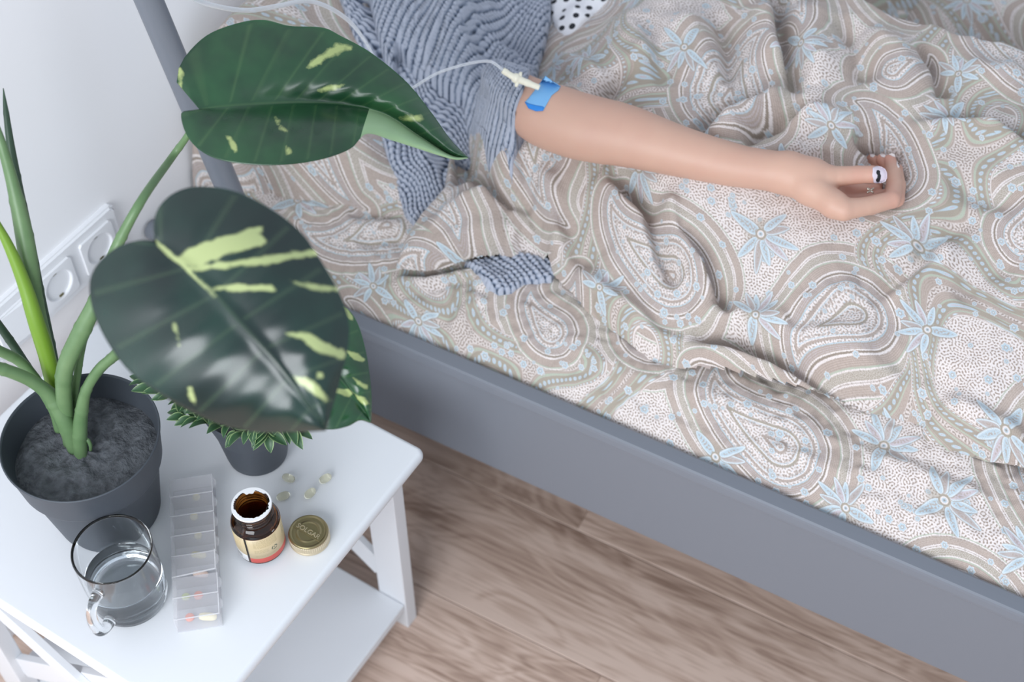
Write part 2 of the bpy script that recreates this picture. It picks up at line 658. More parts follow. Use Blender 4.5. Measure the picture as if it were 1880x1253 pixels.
# ------------------------------------------------------------------ printed cotton (paisley drawn with distance functions)
def paisley(N=2048, seed=4):
    rng=np.random.default_rng(seed)
    f32=np.float32
    fy=np.fft.fftfreq(N)[:,None]*N; fx=np.fft.rfftfreq(N)[None,:]*N
    fr=np.sqrt(fx*fx+fy*fy)
    def band(k,bw):
        s=np.fft.rfft2(rng.standard_normal((N,N)).astype(f32))
        a=np.fft.irfft2(s*np.exp(-((fr-k)/bw)**2),s=(N,N)).astype(f32)
        return a/a.std()
    w1=band(N/13.,N/60.); w2=band(N/7.,N/30.)
    lx=band(2.2,1.5)*46; ly=band(2.2,1.5)*46
    c=lambda *v: np.array(v,f32)/255.
    CREAM=c(238,232,231);TAUPE=c(180,167,158);OLIVE=c(170,163,149);BLUE=c(192,212,224);SAGE=c(186,196,180)
    LAV=c(204,197,204);BROWN=c(142,128,117);PINK=c(208,193,185);LBLUE=c(214,228,236)
    yy,xx=np.mgrid[0:N,0:N].astype(f32)
    img=np.empty((N,N,3),f32); img[:]=CREAM
    def paint(m,col,a=1.0):
        m=np.clip(m,0,1)[...,None]*a
        img[:]=img*(1-m)+col*m
    sm=lambda e,x,w=1.2: np.clip((x-e)/w*.5+.5,0,1)      # 0 below e, 1 above
    paint(sm(.45,w1,.25),TAUPE,.95); paint(sm(1.5,w1,.3),BROWN,.5)
    # region of large paisleys
    D=np.full((N,N),1e4,f32); A=np.zeros((N,N),f32); idx=np.zeros((N,N),np.int8)
    def boteh(k,cx,cy,r,rot,flip,curl):
        W=int(r*4.6); ox=int(cx)-W; oy=int(cy)-W
        Y,X=np.mgrid[0:2*W,0:2*W].astype(f32); X-=W; Y-=W
        X+=lx[int(cy)%N,int(cx)%N]*.2
        ca,sa=np.cos(rot),np.sin(rot); u=X*ca+Y*sa; v=(-X*sa+Y*ca)*flip
        d=np.full(u.shape,1e4,f32); a=np.zeros(u.shape,f32)
        px=py=0.;ang=-1.2
        n=46
        for i in range(n):
            t=i/(n-1); rr=r*(1-t)**.8*(1 if t<.999 else 0)+r*.03
            e=np.hypot(u-px,v-py)-rr; mm=e<d; d[mm]=e[mm]; a[mm]=t
            ang+=curl*(t**1.3)/n*3.4; st=r*2.7/n
            px+=np.cos(ang)*st; py+=np.sin(ang)*st
        iy=(np.arange(2*W)+oy)%N; ix=(np.arange(2*W)+ox)%N
        g=np.ix_(iy,ix); cur=D[g]; mm=d<cur; cur[mm]=d[mm]; D[g]=cur
        q=A[g]; q[mm]=a[mm]; A[g]=q
        th=np.arctan2(v,u); q=idx[g]; q[mm]=k; idx[g]=q
    s=N/2048.
    for k,b in enumerate([(300,330,165,.3,1,1.0),(1120,420,190,2.3,-1,1.25),(1700,980,170,-.6,1,.9),(620,1180,200,1.2,-1,1.3),
                          (1280,1560,150,3.6,1,1.1),(200,1760,140,5.2,-1,1.0),(1800,1820,120,.9,-1,1.2),(1720,260,105,4.2,1,1.1),(900,1900,95,2.6,1,1.)]):
        boteh(k,b[0]*s,b[1]*s,b[2]*s,b[3],b[4],b[5])
    D+=w2*.8
    def ring(a,b,col,al=1.): paint(sm(a,D)*(1-sm(b,D)),col,al)
    per=np.sin(D*2*np.pi/7.)
    ring(-400,0,OLIVE,.85); 
    ring(-400,-46,CREAM); paint((1-sm(-46,D))*sm(.5,w1,.3),TAUPE,.9)
    paint((1-sm(-46,D))*sm(1.7,w1[::-1],.2),BLUE,.9)
    for q in range(70,220,58):
        ring(-q,-q+9,TAUPE if q%4 else OLIVE,.95); ring(-q-4,-q,CREAM); ring(-q-7,-q-4,BLUE,.9); ring(-q+9,-q+12,BROWN,.5)
        paint(sm(-q-20,D)*(1-sm(-q-9,D))*sm(-.2,np.sin(xx*.22)*np.sin(yy*.22),.4),BROWN,.45)
    ring(-46,-41,BLUE); ring(-41,-14,TAUPE); paint(sm(-39,D)*(1-sm(-16,D))*sm(.35,per,.6),LAV,.75)
    ring(-14,-8,CREAM); ring(-8,0,BROWN,.65)
    ring(0,9,CREAM); ring(9,46,TAUPE); paint(sm(11,D)*(1-sm(44,D))*sm(.3,per,.6),PINK,.7); ring(44,50,SAGE)
    ring(50,56,CREAM,.9); ring(56,84,OLIVE,.85); paint(sm(58,D)*(1-sm(82,D))*sm(.2,w2,.6),CREAM,.55); ring(84,89,CREAM); ring(89,92,BROWN,.5)
    ring(92,98,CREAM); ring(98,128,TAUPE,.9); paint(sm(100,D)*(1-sm(126,D))*sm(.3,per,.6),PINK,.6); ring(128,131,BROWN,.5); ring(131,136,CREAM); ring(136,140,SAGE)

    # flowing stripe bundles
    for (base,kx,ky,wd,sd) in [(0.,1,0,150,1),(.47,1,1,120,2)]:
        ph=(xx*kx+yy*ky)/N+base+lx*.0011*sd+ly*.0009
        q=(ph-np.round(ph))*N/np.hypot(kx,ky)
        m=(1-sm(wd,np.abs(q),2.))*sm(60,D,3.)
        along=(yy*kx-xx*ky)+lx*1.5
        paint(m,TAUPE,.92)
        st=np.sin(q*2*np.pi/9.+w2*.3); paint(m*sm(.4,st,.6),PINK,.5)
        def stripe(p,w,col,al=1.): paint(m*(1-sm(w,np.abs(q-p))),col,al)
        for sg in (-1,1):
            stripe(sg*(wd-5),3,CREAM);stripe(sg*(wd-30),4.5,SAGE);stripe(sg*(wd-64),22,OLIVE,.8);stripe(sg*(wd-92),4.5,SAGE)
            z=along/ (34*s); fz=(z-np.round(z))*34*s
            rr=np.hypot(fz,q-sg*(wd-64)); paint(m*(1-sm(11,rr,1.5)),BLUE); paint(m*(1-sm(4,rr,1.5)),LAV)
            z=along/(22*s); fz=(z-np.round(z))*22*s; rr=np.hypot(fz,q-sg*(wd-16)); paint(m*(1-sm(5,rr,1.5)),LBLUE)
        stripe(0,15,CREAM,.7);  paint(m*(1-sm(13,np.abs(q)))*sm(.3,w1,.4),BROWN,.7)
    # rosettes
    def local(cx,cy,W):
        iy=(np.arange(2*W)+int(cy)-W)%N; ix=(np.arange(2*W)+int(cx)-W)%N
        Y,X=np.mgrid[0:2*W,0:2*W].astype(f32); return np.ix_(iy,ix),X-W,Y-W
    def lp(g,m,col,al=1.):
        m=np.clip(m,0,1)[...,None]*al; img[g]=img[g]*(1-m)+col*m
    for i in range(380):
        cx,cy=rng.random(2)*N; R=rng.uniform(7,17)*s; g,X,Y=local(cx,cy,int(R*2)+3)
        r=np.hypot(X,Y)*(1+.12*np.cos(np.arctan2(Y,X)*6))
        lp(g,1-sm(R*1.35,r),BROWN,.45); lp(g,1-sm(R*1.2,r),CREAM,.9); lp(g,1-sm(R,r),BLUE); lp(g,1-sm(R*.5,r),TAUPE,.8); lp(g,1-sm(R*.28,r),LBLUE)
    # fan flowers
    def petal(g,X,Y,ang,r0,L,wd,col):
        u=X*np.cos(ang)+Y*np.sin(ang)-r0; v=-X*np.sin(ang)+Y*np.cos(ang)
        t=np.clip(u/L,0,1); w=wd*np.sqrt(np.sin(np.pi*t**.8)+1e-6)*(1-t*.25)
        d=np.abs(v)-w; d=np.where((u<0)|(u>L),9.,d)
        lp(g,1-sm(4,d,2.),BROWN,.55); lp(g,1-sm(1,d,2.),LBLUE); lp(g,1-sm(-5,d,2.),col)
        W1=w1[g]; lp(g,(1-sm(-11,d,2.))*sm(.1,W1,.4),TAUPE,.75); 
    for i,(cx,cy,rot,sc) in enumerate([(690,620,.4,1.),(1500,620,2.,.9),(330,1180,-1.2,.95),(1060,1150,1.,1.05),(1600,1420,3.3,1.),(560,1650,.2,.9),(1010,100,2.4,.8),(80,760,4.,.85),(1950,600,1.4,.75),(1180,1960,5.,.8),(1240,880,.3,1.1),(820,900,2.5,.9),(1900,1200,4.,.9),(1000,1480,3.,.8)]):
        n=7+i%2; L=122*sc*s; g,X,Y=local(cx*s,cy*s,int(175*sc*s))
        lp(g,1-sm(60*s*sc,np.hypot(X,Y),20),OLIVE,.5)
        for k in range(n):
            petal(g,X,Y,rot+k*(3.7/n)-1.85+.1*(k%2),24*sc*s,L*(.8+.3*((k*7+i)%3)/2),19*sc*s,[BLUE,LAV,BLUE,OLIVE*.4+LAV*.6][(k+i)%4])
        petal(g,X,Y,rot+np.pi,10*s,L*1.0,26*sc*s,BLUE)
        r=np.hypot(X,Y); lp(g,1-sm(22*sc*s,r,2.),OLIVE); lp(g,1-sm(15*sc*s,r,2.),CREAM); lp(g,1-sm(9*sc*s,r,2.),BLUE); lp(g,1-sm(4*s,r,2.),BROWN,.7)
    # fine overall stipple and yarn
    paint(sm(1.3,w2,.4)*.5,BROWN,.45)
    return np.clip(img,0,1)


PN = 2048
pa = paisley(PN)
img = bpy.data.images.new('paisley_print', PN, PN, alpha=False)
buf = np.ones((PN, PN, 4), np.float32)
buf[..., :3] = pa
img.pixels.foreach_set(buf.ravel())
img.update()
img.pack()
del buf, pa


def cotton(name, tint=(255, 255, 255), rough=0.85):
    m = mat(name, (200, 195, 190), rough)
    b = bsdf(m)
    b.inputs['Sheen Weight'].default_value = 0.15
    uv = node(m, 'ShaderNodeUVMap')
    t = node(m, 'ShaderNodeTexImage', image=img, interpolation='Cubic')
    link(m, uv, 'UV', t, 'Vector')
    mx = node(m, 'ShaderNodeMix', data_type='RGBA', blend_type='MULTIPLY')
    mx.inputs['Factor'].default_value = 1.0
    mx.inputs[7].default_value = lin(tint)
    link(m, t, 'Color', mx, 6)
    link(m, mx, 2, b, 'Base Color')
    n = node(m, 'ShaderNodeTexNoise', Scale=420.0, Detail=2.0)
    tc = node(m, 'ShaderNodeTexCoord')
    bp = node(m, 'ShaderNodeBump', Strength=0.12, Distance=0.0006)
    link(m, tc, 'Object', n, 'Vector'); link(m, n, 'Fac', bp, 'Height'); link(m, bp, 'Normal', b, 'Normal')
    return m


M_cotton = cotton('paisley_cotton', (240, 237, 235))
TILE = 0.56


def uvmap(rot, ox, oy, k=1.0):
    c, s_ = math.cos(rot), math.sin(rot)

    def f(S, N, Z):
        # a little of the height goes into the map so steep folds do not smear
        s2, n2 = S + .35 * (Z - .5), N + .5 * (Z - .5)
        return (s2 * c + n2 * s_) / TILE * k + ox, (-s2 * s_ + n2 * c) / TILE * k + oy
    return f


# ------------------------------------------------------------------ mattress and sheet
mt = bedbox('mattress', (-.12, .033, .2995), (1.97, .985, .40), mat('mattress_ticking', (222, 220, 216), .9), None, .02)
tag(mt, 'thick mattress lying in the grey bed frame under the patterned sheet', 'mattress')

G = Grid(-.150, 1.47, .0250, 1.06, .003)
S, N = G.S, G.N
sh = S.shape


def fold(Z, G_, px, w, amp, A, taper=True, pw=1.0):
    p = G_.drop(A, smooth_path(np.array(px, float), max(4, 4 * len(px))))
    lo, hi = p.min(0) - 4 * w, p.max(0) + 4 * w
    i0, i1 = np.searchsorted(G_.s, lo[0]), np.searchsorted(G_.s, hi[0])
    j0, j1 = np.searchsorted(G_.n, lo[1]), np.searchsorted(G_.n, hi[1])
    if i1 <= i0 or j1 <= j0:
        return
    d, f = seg_dist(G_.S[i0:i1, j0:j1], G_.N[i0:i1, j0:j1], p)
    t = np.clip(np.minimum(f, 1 - f) / .22, 0, 1) ** .7 if taper else 1.0
    Z[i0:i1, j0:j1] += amp * t * np.exp(-(d / w) ** 2 * pw)


Zs0 = .412 + .052 * (1 - np.exp(-(N - .025) / .040)) - .05 * sstep(-.09, -.15, S)
Zs = Zs0 + .0022 * fnoise(sh, 55, 3) * sstep(.03, .10, N) + .0009 * fnoise(sh, 16, 5, 2.2, .5) * sstep(.028, .06, N) + .0009 * fnoise(sh, 5, 8) * sstep(.026, .03, N)
for px, w, a in [([(640, 395), (690, 392), (745, 388)], .008, -.010), ([(650, 440), (700, 440), (745, 435)], .007, -.008), ([(640, 415), (700, 415), (750, 410)], .010, .006),
                 ([(620, 300), (670, 330), (720, 365), (750, 390)], .010, .014), ([(600, 320), (650, 350), (700, 385)], .010, -.008),
                 ([(740, 505), (800, 495), (870, 482)], .008, -.010), ([(700, 520), (780, 520), (860, 500), (930, 545)], .012, .008), ([(760, 540), (820, 520), (880, 505)], .007, -.006),
                 ([(790, 610), (830, 570), (850, 545)], .010, -.006), ([(830, 620), (850, 570), (880, 540)], .012, .007), ([(650, 500), (720, 560), (800, 580)], .012, .005),
                 ([(1000, 590), (1100, 660), (1250, 720), (1400, 760)], .016, .006), ([(1100, 700), (1250, 760), (1400, 800), (1550, 830)], .010, -.004),
                 ([(1450, 740), (1580, 790), (1700, 850), (1830, 900)], .012, -.006), ([(1350, 790), (1500, 850), (1650, 900)], .009, .004), ([(1600, 830), (1720, 880), (1860, 930)], .009, .005),
                 ([(1500, 880), (1640, 900), (1780, 950)], .009, -.005)]:
    fold(Zs, G, px, w, a, Zs0)

# ------------------------------------------------------------------ duvet
dv = [(832, 248), (823, 300), (813, 362), (768, 410), (742, 446), (726, 487), (790, 492), (860, 478), (930, 470), (1003, 480), (1016, 505), (1037, 526), (1079, 567), (1142, 611), (1197, 648), (1251, 671),
      (1310, 684), (1420, 713), (1580, 748), (1690, 778), (1703, 803), (1745, 822), (1860, 854), (1960, 880), (2080, 900)]
dvb = [tuple(to_bed(Pz(u, v, .470))) for u, v in dv]
dvb += [(1.6, .30), (1.6, 1.3)] + [tuple(to_bed(Pz(u, v, .60))) for u, v in [(1000, -250), (935, -60), (885, 60), (852, 150), (838, 220)]]
D = sdf(S, N, dvb)
Dp = np.maximum(D, 0)
crest = [(1500, -60), (1545, 0), (1640, 47), (1715, 62), (1760, 85), (1820, 100), (1900, 125), (2000, 160)]
crb = [tuple(to_bed(Pz(u, v, .63))) for u, v in crest] + [(1.7, 1.5), (.95, 1.5)]
D2 = sdf(S, N, crb)
Zd0 = np.maximum(Zs0, .455) + .011 + .024 * (1 - np.exp(-Dp / .0065)) + .012 * (1 - np.exp(-Dp / .03)) - .010 * np.exp(-((Dp - .03) / .013) ** 2) + .108 * sstep(-.01, .24, Dp) * (1 - .25 * sstep(.9, 1.3, S))
Zd0 = Zd0 + .028 * sstep(.30, .46, N) - .16 * sstep(-.012, .055, D2) ** .8
Zd0 = Zd0 + .048 * np.exp(-((S - .245) / .095) ** 2 - ((N - .275) / .070) ** 2) * sstep(0, .03, Dp)      # heaped up under the elbow
Zd = Zd0 + sstep(.0, .03, Dp) * (.0052 * fnoise(sh, 75, 21, 1.0) + .0034 * fnoise(sh, 34, 22, 2.2, .7) + .0013 * fnoise(sh, 15, 24, 2.2, -.4)) + .0004 * fnoise(sh, 6, 25)
FOLDS = [
    ([(1425, -30), (1440, 70), (1463, 130), (1456, 165)], .010, -.024), ([(1478, 10), (1495, 90), (1500, 150)], .030, .014), ([(1395, 10), (1408, 80), (1425, 135)], .025, .016),
    ([(1268, 265), (1300, 225), (1330, 195), (1390, 170), (1402, 150)], .008, -.014), ([(1300, 268), (1345, 225), (1400, 195), (1445, 160)], .015, .014),
    ([(1365, 268), (1390, 240), (1428, 220), (1473, 195), (1512, 182)], .007, -.014), ([(1440, 218), (1500, 212), (1560, 225), (1632, 228)], .012, .013),
    ([(1470, 255), (1560, 245), (1620, 236), (1662, 248)], .009, -.015), ([(1490, 268), (1580, 250), (1650, 233), (1700, 225), (1760, 231), (1820, 246), (1900, 270)], .016, .017),
    ([(1635, 218), (1700, 208), (1760, 212), (1830, 228), (1900, 248)], .010, -.018), ([(1640, 180), (1650, 215), (1665, 245)], .010, -.012),
    ([(1120, 310), (1170, 362), (1195, 385), (1205, 420), (1222, 465), (1255, 510)], .010, -.022), ([(1090, 325), (1145, 390), (1188, 440), (1220, 500)], .020, .012),
    ([(1203, 375), (1240, 430), (1275, 480), (1310, 545)], .012, .016), ([(1228, 398), (1252, 432), (1290, 470), (1325, 520), (1345, 580)], .008, -.014),
    ([(1270, 598), (1340, 628), (1420, 658), (1500, 690), (1580, 725), (1640, 745), (1705, 772)], .009, -.026), ([(1260, 575), (1360, 608), (1450, 640), (1540, 672), (1650, 715)], .024, .014),
    ([(1240, 655), (1330, 676), (1450, 704), (1580, 738), (1680, 768)], .011, .010), ([(1590, 562), (1640, 520), (1690, 480), (1710, 440), (1750, 415), (1795, 388)], .010, -.010),
    ([(1620, 575), (1670, 530), (1725, 480), (1745, 440)], .014, .008), ([(1440, 612), (1520, 586), (1590, 562)], .010, -.007), ([(1450, 590), (1520, 565), (1580, 545)], .014, .008),
    ([(1700, 760), (1735, 788), (1790, 812), (1870, 835)], .010, -.014), ([(1720, 745), (1790, 785), (1880, 815)], .018, .012),
    ([(1005, 474), (975, 448), (945, 425)], .010, -.015), ([(828, 256), (860, 290), (900, 322), (960, 352), (980, 372)], .010, -.026), ([(846, 240), (890, 280), (940, 312), (978, 338)], .012, .016),
    ([(955, 275), (972, 340), (985, 390), (1002, 450)], .009, -.012), ([(982, 300), (1000, 360), (1010, 420), (1024, 480)], .018, .012), ([(800, 380), (860, 400), (930, 400)], .03, .008),
    ([(1095, 205), (1122, 172), (1150, 135)], .008, -.014), ([(1015, 105), (1060, 135), (1110, 158)], .012, .010), ([(1180, 40), (1210, 100), (1225, 170)], .014, -.009),
    ([(1130, 20), (1165, 90), (1170, 160)], .025, .010), ([(1250, 20), (1290, 90), (1310, 160)], .025, .010), ([(1320, 10), (1345, 80), (1340, 150)], .012, -.010),
    ([(1540, 40), (1580, 90), (1600, 150)], .014, -.010), ([(1580, 60), (1640, 110), (1690, 170)], .025, .010), ([(1690, 90), (1725, 130), (1735, 175)], .010, -.014),
    ([(1760, 130), (1820, 145), (1900, 165)], .02, .010), ([(1740, 300), (1800, 340), (1890, 360)], .014, -.008), ([(1760, 560), (1800, 500), (1880, 460)], .014, -.006),
    ([(1380, 430), (1450, 480), (1500, 560)], .03, .006), ([(1080, 480), (1120, 540), (1200, 590)], .03, .007), ([(1040, 540), (1110, 590), (1200, 632), (1290, 655)], .008, -.008),
]
for px, w, a in FOLDS:
    fold(Zd, G, px, w * 1.05, a * 1.9, Zd0)
Zd -= .005 * sstep(.003, -.006, D)                  # the hem stands a little clear of the sheet

# the sheet ends a hand's breadth under the duvet
sheet = field_mesh('bed_sheet', G, Zs, D < .08, M_cotton, uvf=uvmap(.55, .30, .12))
tag(sheet, 'beige and blue paisley fitted sheet stretched over the mattress next to the grey rail', 'bed sheet')
comp0 = np.where(D > 0, np.maximum(Zd0, Zs0), Zs0)


# ------------------------------------------------------------------ pillow leaning on the wall at the head of the bed
def pillow_z(S_, N_):
    e = np.minimum(np.minimum(N_ - .10 - .25 * np.clip(S_ + .10, 0, 1), S_ + .172), .16 - S_)
    e = np.minimum(e, .80 - N_)
    pf = np.sin(np.pi / 2 * np.clip(e / .06, 0, 1)) ** .85
    return .455 + (.022 + .205 * sstep(.13, -.15, S_)) * pf, e


PG = Grid(-.172, .17, .08, .82, .002)
Zpl, _e = pillow_z(PG.S, PG.N)
Zpl = Zpl - .03 * sstep(0, -.006, _e) + (.004 * fnoise(PG.S.shape, 60, 81) + .0015 * fnoise(PG.S.shape, 24, 82)) * sstep(0, .04, _e)
pil = field_mesh('pillow', PG, Zpl, _e > -.006, M_cotton, uvf=uvmap(2.2, .6, .3))
tag(pil, 'paisley pillow leaning on the wall at the head of the bed, behind the upper leaf', 'pillow')

# ------------------------------------------------------------------ person: bare arm and hand (one surface), cardigan, shirt
ARM = [(915, 150, 30, .062), (945, 176, 44, .026), (985, 203, 53, 0), (1010, 214, 57, 0), (1060, 231, 58, 0), (1110, 242, 56, 0), (1150, 250, 53, 0), (1250, 279, 43, 0), (1350, 304, 36, 0), (1410, 313, 34, 0), (1450, 320, 37, 0)]
zc = []
for (u, v, r, _d) in ARM[2:] + [(1500, 345, 34, 0), (1550, 370, 30, 0)]:
    rm = r / 1611
    s_, n_ = G.drop(comp0 + rm * .93, [(u, v)])[0]
    zc.append((u, float(G.sample(comp0, s_, n_)) + rm * .93 + (.006 if u > 1440 else 0)))
zc = np.array(zc)
zb, za = np.polyfit(zc[:, 0], zc[:, 1], 1)
ZL = lambda u: za + zb * u


def AP(u, v, dd=0.0):
    return Pz(u, v, ZL(u)) + ray(u, v) * dd


def PX(u, v):
    return 1.0 / (F / proj(AP(u, v))[2])          # metres per pixel there


hand_px = dict(
    palm=[[(1445, 319, 36, 0), (1490, 346, 31, -.002), (1532, 376, 24, -.004), (1549, 385, 21, -.004)],
          [(1450, 322, 33, .012), (1505, 352, 25, .016), (1545, 380, 20, .012)],
          [(1450, 322, 31, .018), (1500, 350, 22, .030), (1540, 374, 19, .028)],
          [(1450, 322, 29, .022), (1495, 346, 20, .042), (1530, 366, 18, .043)],
          [(1500, 346, 24, .016), (1560, 353, 17, .028), (1606, 352, 14, .036)],
          [(1450, 316, 36, -.004), (1490, 322, 31, -.010), (1520, 326, 23, -.014)]],
    index_finger=[(1549, 385, 21, -.004), (1590, 379, 17, -.002), (1637, 367, 16.5, .0), (1643, 340, 13.5, .004), (1641, 317, 13, .008), (1634, 294, 11, .012)],
    middle_finger=[(1547, 383, 19, .013), (1600, 379, 16, .016), (1646, 366, 15, .017), (1650, 340, 13, .020), (1645, 312, 12.5, .025), (1619, 293, 11, .030)],
    ring_finger=[(1540, 375, 18, .029), (1590, 371, 14, .033), (1636, 358, 14, .035), (1640, 332, 12, .038), (1630, 308, 11.5, .043), (1600, 293, 10.5, .047)],
    little_finger=[(1530, 366, 16, .044), (1575, 360, 12.5, .048), (1608, 350, 12, .050), (1612, 328, 10.5, .052), (1603, 310, 10, .055), (1585, 300, 9, .057)],
    thumb=[(1520, 326, 22, -.014), (1540, 324, 18.5, -.017), (1575, 321, 16.5, -.020), (1600, 320.5, 16, -.022), (1614, 321, 14.5, -.022)])


def chain(px):
    out = []
    for q in px:
        u, v, r = q[:3]
        dd = q[3] if len(q) > 3 else 0.0
        out.append((AP(u, v, dd), r * PX(u, v)))
    return out


ARM = [tuple(q) for q in smooth_path(np.array(ARM, float), 34)]
arm_c = chain(ARM)
# press the bedding under the arm and the hand
press = list(arm_c[8:])
for k in ('palm',):
    for ch in hand_px[k]:
        press += chain(ch)
for k, ch in hand_px.items():
    if k != 'palm' and k != 'thumb':
        press += chain(ch)
dense = []
for a, b in zip(arm_c[8:-1], arm_c[9:]):
    for t in np.linspace(0, 1, 4):
        dense.append((a[0] * (1 - t) + b[0] * t, a[1] * (1 - t) + b[1] * t))
for q_, (c_, r_) in enumerate(dense + press[len(arm_c) - 8:]):
    wide = q_ >= len(dense)                     # the hand lies in a wider hollow
    s0, n0 = to_bed(c_)
    i0, i1 = np.searchsorted(G.s, [s0 - 3.4 * r_, s0 + 3.4 * r_]); j0, j1 = np.searchsorted(G.n, [n0 - 3.4 * r_, n0 + 3.4 * r_])
    d2 = (S[i0:i1, j0:j1] - s0) ** 2 + (N[i0:i1, j0:j1] - n0) ** 2
    lim = c_[2] - r_ + d2 / ((3.0 if wide else 1.25) * r_) + .0005
    Zd[i0:i1, j0:j1] = np.where(d2 < ((3.3 if wide else 2.1) * r_) ** 2, np.minimum(Zd[i0:i1, j0:j1], lim), Zd[i0:i1, j0:j1])
hs, hn = to_bed(AP(1610, 320, .03))
Zb = Zd.copy()
for _ in range(30):
    Zb = (Zb + np.roll(Zb, 2, 0) + np.roll(Zb, -2, 0) + np.roll(Zb, 2, 1) + np.roll(Zb, -2, 1)) / 5
wb = np.exp(-(((S - hs) ** 2 + (N - hn - .015) ** 2) / .085 ** 2) ** 2)
Zd = Zd * (1 - wb) + np.minimum(Zb, Zd + .02) * wb
for c_, r_ in press[len(arm_c) - 8:]:
    s0, n0 = to_bed(c_)
    d2 = (S - s0) ** 2 + (N - n0) ** 2
    Zd = np.where(d2 < (1.7 * r_) ** 2, np.minimum(Zd, c_[2] - r_ + d2 / (2.4 * r_) + .0005), Zd)
Zd = np.where(D > .004, np.maximum(Zd, np.maximum(Zs, Zs0) + .004), Zd)
# the duvet is a soft closed layer: its top and a hem that turns under
duvet = field_mesh('duvet', G, Zd, D > -.0043, M_cotton, uvf=uvmap(-.62, .05, .44), snap=D)
tag(duvet, 'rumpled paisley duvet in beige, blue and sage covering the person on the bed', 'duvet')

# smooth distance field of the arm, meshed with surface nets
A0, A1 = arm_c[0][0], chain([(1660, 340, 10)])[0][0]
ex = (A1 - A0) / np.linalg.norm(A1 - A0)
ez = np.array([0, 0, 1.0]); ez -= ex * (ez @ ex); ez /= np.linalg.norm(ez)
ey = np.cross(ez, ex)
allc = arm_c + sum([chain(c) for c in hand_px['palm']], []) + sum([chain(hand_px[k]) for k in hand_px if k != 'palm'], [])
Q = np.array([[(c - A0) @ ex, (c - A0) @ ey, (c - A0) @ ez, r] for c, r in allc])
h_ = .0014
lo = (Q[:, :3] - Q[:, 3:]).min(0) - .006
hi = (Q[:, :3] + Q[:, 3:]).max(0) + .006
dims = np.ceil((hi - lo) / h_).astype(int) + 1
gx, gy, gz = [np.float32(lo[i]) + np.float32(h_) * np.arange(dims[i], dtype=np.float32) for i in range(3)]


def smin(a, b, k):
    h = np.clip(.5 + .5 * (b - a) / k, 0, 1)
    return b * (1 - h) + a * h - k * h * (1 - h)


FIELD = np.full(dims, .05, np.float32)


def cone_field(F_, a, ra, b, rb, k):
    mn = np.minimum(a - ra, b - rb) - .012
    mx_ = np.maximum(a + ra, b + rb) + .012
    i0 = np.clip(((mn - lo) / h_).astype(int), 0, dims - 1); i1 = np.clip(((mx_ - lo) / h_).astype(int) + 2, 1, dims)
    X = gx[i0[0]:i1[0], None, None] - a[0]; Y = gy[None, i0[1]:i1[1], None] - a[1]; Z = gz[None, None, i0[2]:i1[2]] - a[2]
    d = (b - a).astype(np.float32); l2 = float(d @ d) + 1e-12
    t = np.clip((X * d[0] + Y * d[1] + Z * d[2]) / l2, 0, 1)
    e = np.sqrt((X - t * d[0]) ** 2 + (Y - t * d[1]) ** 2 + (Z - t * d[2]) ** 2) - (ra + (rb - ra) * t)
    sl = (slice(i0[0], i1[0]), slice(i0[1], i1[1]), slice(i0[2], i1[2]))
    F_[sl] = smin(F_[sl], e.astype(np.float32), k)


def loc(c):
    return np.array([(c - A0) @ ex, (c - A0) @ ey, (c - A0) @ ez])


def chain_field(F_, ch, k):
    for (a, ra), (b, rb) in zip(ch[:-1], ch[1:]):
        cone_field(F_, loc(a), ra, loc(b), rb, k)


chain_field(FIELD, arm_c, .006)
for ch in hand_px['palm']:
    chain_field(FIELD, chain(ch), .007)
for kf in ('index_finger', 'middle_finger', 'ring_finger', 'little_finger', 'thumb'):
    f1 = np.full(dims, .05, np.float32)
    chain_field(f1, chain(hand_px[kf]), .0012)
    FIELD = smin(FIELD, f1, .0016 if kf != 'thumb' else .0022)


